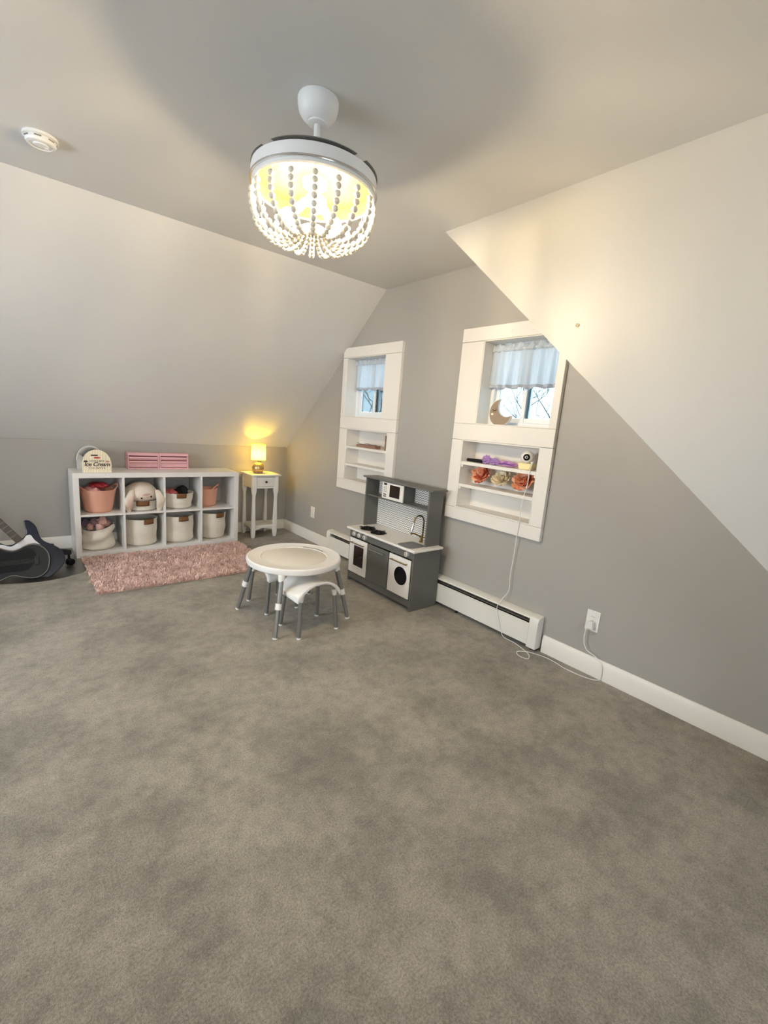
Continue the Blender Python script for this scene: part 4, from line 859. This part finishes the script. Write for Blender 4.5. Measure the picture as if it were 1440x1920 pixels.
# ------------------------------------------------------------------ activity table and stools
TW = mat('white_table_plastic', (.80, .785, .76), .35, var=.01, srgb=False); TI = mat('beige_table_inlay', (.70, .66, .595), .5, var=.02, srgb=False)
def table():
    cx, cy = 1.505, 2.715; R = .330; zt = .437
    r = thing('activity_table', 'round white plastic play table with beige center and grey legs', 'table', (cx, cy, 0))
    prof = [(0, zt-.040), (R-.05, zt-.042), (R-.015, zt-.046), (R-.004, zt-.038), (R, zt-.022), (R-.003, zt-.006), (R-.012, zt), (R-.022, zt-.002), (R-.035, zt-.006), (.232, zt-.007), (.228, zt-.011), (0, zt-.011)]
    MB().lathe(prof, (cx, cy, 0), 72).build('table_top', TW, r)
    MB().lathe([(0, zt-.0098), (.226, zt-.0098), (.2272, zt-.0105)], (cx, cy, 0), 64, cap=False).build('center_inlay', TI, r)
    a0 = .05
    MB().tube([(cx+.236*math.cos(a), cy+.236*math.sin(a), zt-.005) for a in [a0+.75*k/12 for k in range(13)]], .005, 8).build('grip_slot', mat('grey_slot', (150, 142, 132), .5), r)
    feet = ((1.200, 2.965), (1.222, 2.412), (1.806, 2.444), (1.800, 2.985))
    for fx, fy in feet:
        f = Vector((fx, fy, 0)); tp = Vector((cx+(fx-cx)*.74, cy+(fy-cy)*.74, zt-.048)); d = tp-f
        l = MB().tube([f+d*.47, tp], .0200, 14, squash=.8).tube([f+d*.015, f+d*.50], .0160, 14, squash=.8).build('leg', P_GREYM, r)
        MB().tube([f+d*.46, f+d*.56], .0240, 14, squash=.85).build('collar', TW, l, bevel=.002)
        MB().tube([f+Vector((0, 0, .0005)), f+d*.022], .0165, 14).build('foot', TW, l)
        MB().tube([tp-d*.10, tp+d*.01], [.019, .025], 14).build('leg_bracket', TW, l)
table()
def stool(cx, cy, rz, label):
    r = thing('play_stool', label, 'stool', (cx, cy, 0), rz); M = wm(r); hx, hy = .178, .135
    def P(u, v, off=0): # saddle seat: ends turned down, front and back edges arched
        a, b_ = 2*u-1, 2*v-1
        x = hx*a*(1-.10*b_*b_); y = hy*b_*(1-.12*a*a)
        z = .362-.078*abs(a)**2.4-.030*(1-b_*b_)*(1-abs(a)**4)+off
        return M @ Vector((x, y, z))
    b = MB(); n = 25; m = 17
    b.grid(lambda u, v: P(u, v), n, m)
    b.grid(lambda u, v: P(.02+.96*u, .03+.94*v, -.008), n, m)
    # skirt: hangs from the edge, deeper at the corners where the legs sit
    def edge(t):
        t = (t % 1)*4; k = int(t); f = t-k
        return ((f, 0), (1, f), (1-f, 1), (0, 1-f))[k]
    def skirt(s, q):
        u, v = edge(s); a = 2*u-1; b_ = 2*v-1; p = P(u, v); dep = .016+.016*(abs(a)*abs(b_))**2+.012*abs(a)**4
        q_ = M.inverted() @ p; return M @ Vector((q_.x*(1+.02*math.sin(PI*q)), q_.y*(1+.02*math.sin(PI*q)), q_.z-dep*q))
    b.grid(skirt, 96, 4, wrap=True)
    b.build('seat', TW, r, smooth=60)
    for sx_ in (-1, 1):
        for sy_ in (-1, 1):
            top = M @ Vector((sx_*.128, sy_*.098, .268)); ft = M @ Vector((sx_*.146, sy_*.122, .0005)); d = top-ft
            l = MB().tube([ft+d*.03, top], .0135, 14).build('leg', P_GREYM, r)
            MB().tube([ft, ft+d*.04], .0145, 14).build('foot', TW, l)
            MB().tube([top-d*.10, top+d*.06], [.015, .021], 12).build('leg_socket', TW, l)
stool(1.493, 2.462, .03, 'white saddle-seat play stool standing out in front of the round table')
stool(1.452, 2.925, PI/2+.03, 'white saddle-seat play stool pushed under the round table')

# ------------------------------------------------------------------ shaggy rug
def rug():
    x0, x1, y0, y1 = .425, 1.850, 3.655, 4.605
    r = thing('shaggy_rug', 'shaggy blush pink rug in front of the cube shelf', 'rug', ((x0+x1)/2, (y0+y1)/2, 0))
    PKR = mat('blush_shag', (238, 202, 192), .95, var=.24, scale=45, detail=5); PKB = mat('rug_backing', (214, 186, 170), .95)
    B(x0+.012, y0+.012, .0005, x1-.012, y1-.012, .010).build('backing', PKB, r, smooth=0)
    rnd = random.Random(11); V = []; F = []
    n = 26000
    for k in range(n):
        x, y = rnd.uniform(x0, x1), rnd.uniform(y0, y1)
        if y > SY-.03 and False: continue
        x = min(max(x, x0+.006), x1-.006); y = min(max(y, y0+.006), y1-.006)
        fl = 2.2*noise.noise(Vector((x*7, y*7, 0)))+2.0*noise.noise(Vector((x*23, y*23, 4)))
        a = fl*2.2+rnd.uniform(-.9, .9); ln = rnd.uniform(.020, .042); w_ = rnd.uniform(.0018, .0036); up = rnd.uniform(.014, .030)
        dx, dy = math.cos(a), math.sin(a); px, py = -dy*w_, dx*w_; o = len(V)
        V += [(x-px, y-py, .006), (x+px, y+py, .006), (x+dx*ln*.45+px*.9, y+dy*ln*.45+py*.9, .006+up), (x+dx*ln*.45-px*.9, y+dy*ln*.45-py*.9, .006+up), (x+dx*ln, y+dy*ln, .006+up*rnd.uniform(.5, 1.0))]
        F += [(o, o+1, o+2, o+3), (o+3, o+2, o+4)]
    b = MB(); b.v = [Vector(p) for p in V]; b.f = F
    b.build('shag_pile', PKR, r, fix=False, smooth=80, kind='stuff')
rug()

# ------------------------------------------------------------------ corner: castor base, guitars, clear mat
def castor_base():
    cx, cy = .105, 4.525; R = .232
    r = thing('castor_base', 'black five-arm swivel chair base on castors in the corner', 'chair base', (cx, cy, 0))
    MB().lathe([(0, .108), (.044, .108), (.050, .12), (.046, .178), (.034, .190), (.028, .215), (.026, .22), (0, .22)], (cx, cy, 0), 24).build('hub', P_BLACK, r)
    base = math.atan2(4.292-cy, .122-cx)
    for k in range(5):
        a = base+k*2*PI/5; d = Vector((math.cos(a), math.sin(a), 0)); c = Vector((cx, cy, 0)); s = Vector((-d.y, d.x, 0))
        vs = []
        for t, w_, zt, zb in ((.03, .030, .175, .118), (.5, .027, .162, .112), (.92, .025, .146, .104), (1.08, .016, .138, .104)):
            p = c+d*R*t; vs += [p-s*w_+Vector((0, 0, zb)), p+s*w_+Vector((0, 0, zb)), p+s*w_*.75+Vector((0, 0, zt)), p-s*w_*.75+Vector((0, 0, zt))]
        fs = [(0, 1, 2, 3), (15, 14, 13, 12)]
        for i in range(3):
            for j in range(4): fs.append((i*4+j, i*4+(j+1) % 4, i*4+4+(j+1) % 4, i*4+4+j))
        arm = MB().add(vs, fs).build('arm', P_BLACK, r, bevel=.004)
        p = c+d*R; MB().tube([p+Vector((0, 0, .104)), p+Vector((0, 0, .056))], .009, 10).build('castor_stem', P_BLACK, arm)
        a2 = a+.9; e = Vector((math.cos(a2), math.sin(a2), 0)); q = p+e*.010
        ca = MB().tube([q+Vector((0, 0, .0325))-e.cross(Vector((0, 0, 1)))*.021, q+Vector((0, 0, .0325))-e.cross(Vector((0, 0, 1)))*.006], .0288, 20).tube([q+Vector((0, 0, .0325))+e.cross(Vector((0, 0, 1)))*.006, q+Vector((0, 0, .0325))+e.cross(Vector((0, 0, 1)))*.021], .0288, 20)
        ca.build('castor_wheels', P_BLACK, arm, bevel=.002)
        MB().ball(p+Vector((0, 0, .054)), (.023, .023, .014), 16, 10).build('castor_hood', P_BLACK, arm)
castor_base()
tag(MB().prism([(.12+.42*math.cos(2*PI*k/64), 4.545+.42*math.sin(2*PI*k/64)*.95) for k in range(64)], .0006, .0032, 'z').build('floor_mat', glass_mat('clear_vinyl_mat', (.94, .94, .92), .05, .3), origin=(.12, 4.545, 0)), 'clear round vinyl floor mat under the castor base', 'floor mat')
STRAT = [(0, .012), (.012, .075), (.05, .130), (.11, .158), (.17, .150), (.225, .122), (.27, .112), (.315, .128), (.36, .150), (.41, .148), (.445, .128), (.452, .112), (.43, .098), (.395, .080), (.375, .052), (.372, .030), (.372, -.030), (.380, -.06), (.405, -.085), (.445, -.102), (.475, -.120), (.478, -.138), (.455, -.156), (.40, -.160), (.345, -.140), (.30, -.122), (.255, -.124), (.20, -.146), (.14, -.162), (.08, -.155), (.03, -.115), (.008, -.06)]
GUARD = [(.10, .03), (.12, .095), (.165, .122), (.21, .105), (.265, .092), (.32, .105), (.37, .138), (.412, .140), (.436, .124), (.412, .098), (.368, .07), (.362, .032), (.362, -.032), (.372, -.058), (.36, -.085), (.31, -.080), (.24, -.085), (.17, -.075), (.13, -.03)]
def smooth_poly(p, n=3):
    q = [Vector((a, b, 0)) for a, b in p]; m = len(q); out = []
    for i in range(m):
        p0, p1, p2, p3 = q[i-1], q[i], q[(i+1) % m], q[(i+2) % m]
        for k in range(n): t = k/n; v = .5*((2*p1)+(p2-p0)*t+(2*p0-5*p1+4*p2-p3)*t*t+(3*p1-p0-3*p2+p3)*t**3); out.append((v.x, v.y))
    return out
def guitar(tail, axis, face, body_m, guard_m, label, mirror=1, sc=1.0, neck=True, edge_m=None, hardware=True):
    a = Vector(axis).normalized(); n = Vector(face); n = (n-a*n.dot(a)).normalized(); l = n.cross(a); T_ = Vector(tail)
    r = thing('electric_guitar', label, 'guitar', tail); r.location = tail
    fr = Matrix(((a.x, l.x, n.x), (a.y, l.y, n.y), (a.z, l.z, n.z)))
    def tr(b): b.v = [T_+fr@(p*sc) for p in b.v]; return b
    def flip(poly): return [(u, v*mirror) for u, v in poly]
    bo = tr(MB().prism(smooth_poly(flip(STRAT)), 0, .042, 'z')).build('body', body_m, r, bevel=.006, seg=3)
    if edge_m: tr(MB().tube([(u*1.0, v, .0435) for u, v in smooth_poly([(x_*.97+.008, y_*.95) for x_, y_ in flip(STRAT)])], .0035, 6, closed=True)).build('rim_highlight', edge_m, bo)  # rim tube stands in for a highlight along the body edge
    gu = tr(MB().prism(smooth_poly(flip(GUARD)), .0424, .0446, 'z')).build('pickguard', guard_m, bo)
    for u in (.165, .235, .305) if hardware else (): tr(MB().box(u-.009, -.036, .0447, u+.009, .036, .0500)).build('pickup', mat('pickup_cream', (196, 186, 172), .4), bo, bevel=.003)
    tr(MB().box(.085, -.040, .0424, .115, .040, .052)).build('bridge', P_STEEL if hardware else body_m, bo, bevel=.002)
    for u, v in ((.150, .085), (.120, .100), (.185, .080)) if hardware else (): tr(MB().lathe([(0, .0560), (.010, .0550), (.012, .0447)], (u, v*mirror, 0), 14, cap=False)).build('control_knob', P_FIX, gu)
    if neck:
        nk = tr(MB().box(.362, -.026, .040, .80, .026, .058)).build('neck', mat('rosewood_neck', (74, 62, 52), .5, var=.15), r, bevel=.004)
        tr(MB().prism([(.80, -.022), (.82, -.036), (.93, -.040), (.955, -.02), (.94, .02), (.90, .036), (.82, .030), (.80, .022)], .036, .050, 'z')).build('headstock', body_m, nk, bevel=.002)
        for k in range(6): v = -.0175+.007*k; tr(MB().tube([(.10, v, .0535), (.46, v, .0605), (.83, v*.8, .0605)], .0005, 4)).build('string', P_STEEL, nk, fix=False)
        for k in range(12): u = .42+.36*(1-2**(-k/9))/(1-2**(-11/9)); tr(MB().box(u, -.0255, .0582, u+.0022, .0255, .0592)).build('fret', P_STEEL, nk, smooth=0)
    return r
NAVY = mat('navy_black_gloss', (17, 20, 40), .2, var=.1); BLK = mat('black_gloss_body', (7, 7, 9), .45, var=.1)
PGW = mat('white_pickguard', (222, 220, 222), .35, var=.02)
guitar((.215, 4.285, .004), (-.40, .20, .53), (-.05, -.95, .35), NAVY, PGW, 'navy electric guitar with white pickguard leaning over the castor base', 1, .95, True, None)
guitar((.195, 4.215, .152), (-.34, .035, -.015), (-.05, -.92, .36), BLK, mat('black_pickguard', (9, 9, 10), .5, spec=.25), 'all black electric guitar lying in front of the navy one', -1, .84, True, mat('grey_rim_highlight', (120, 118, 112), .35), False)  # grey rim colour is the edge highlight, painted on
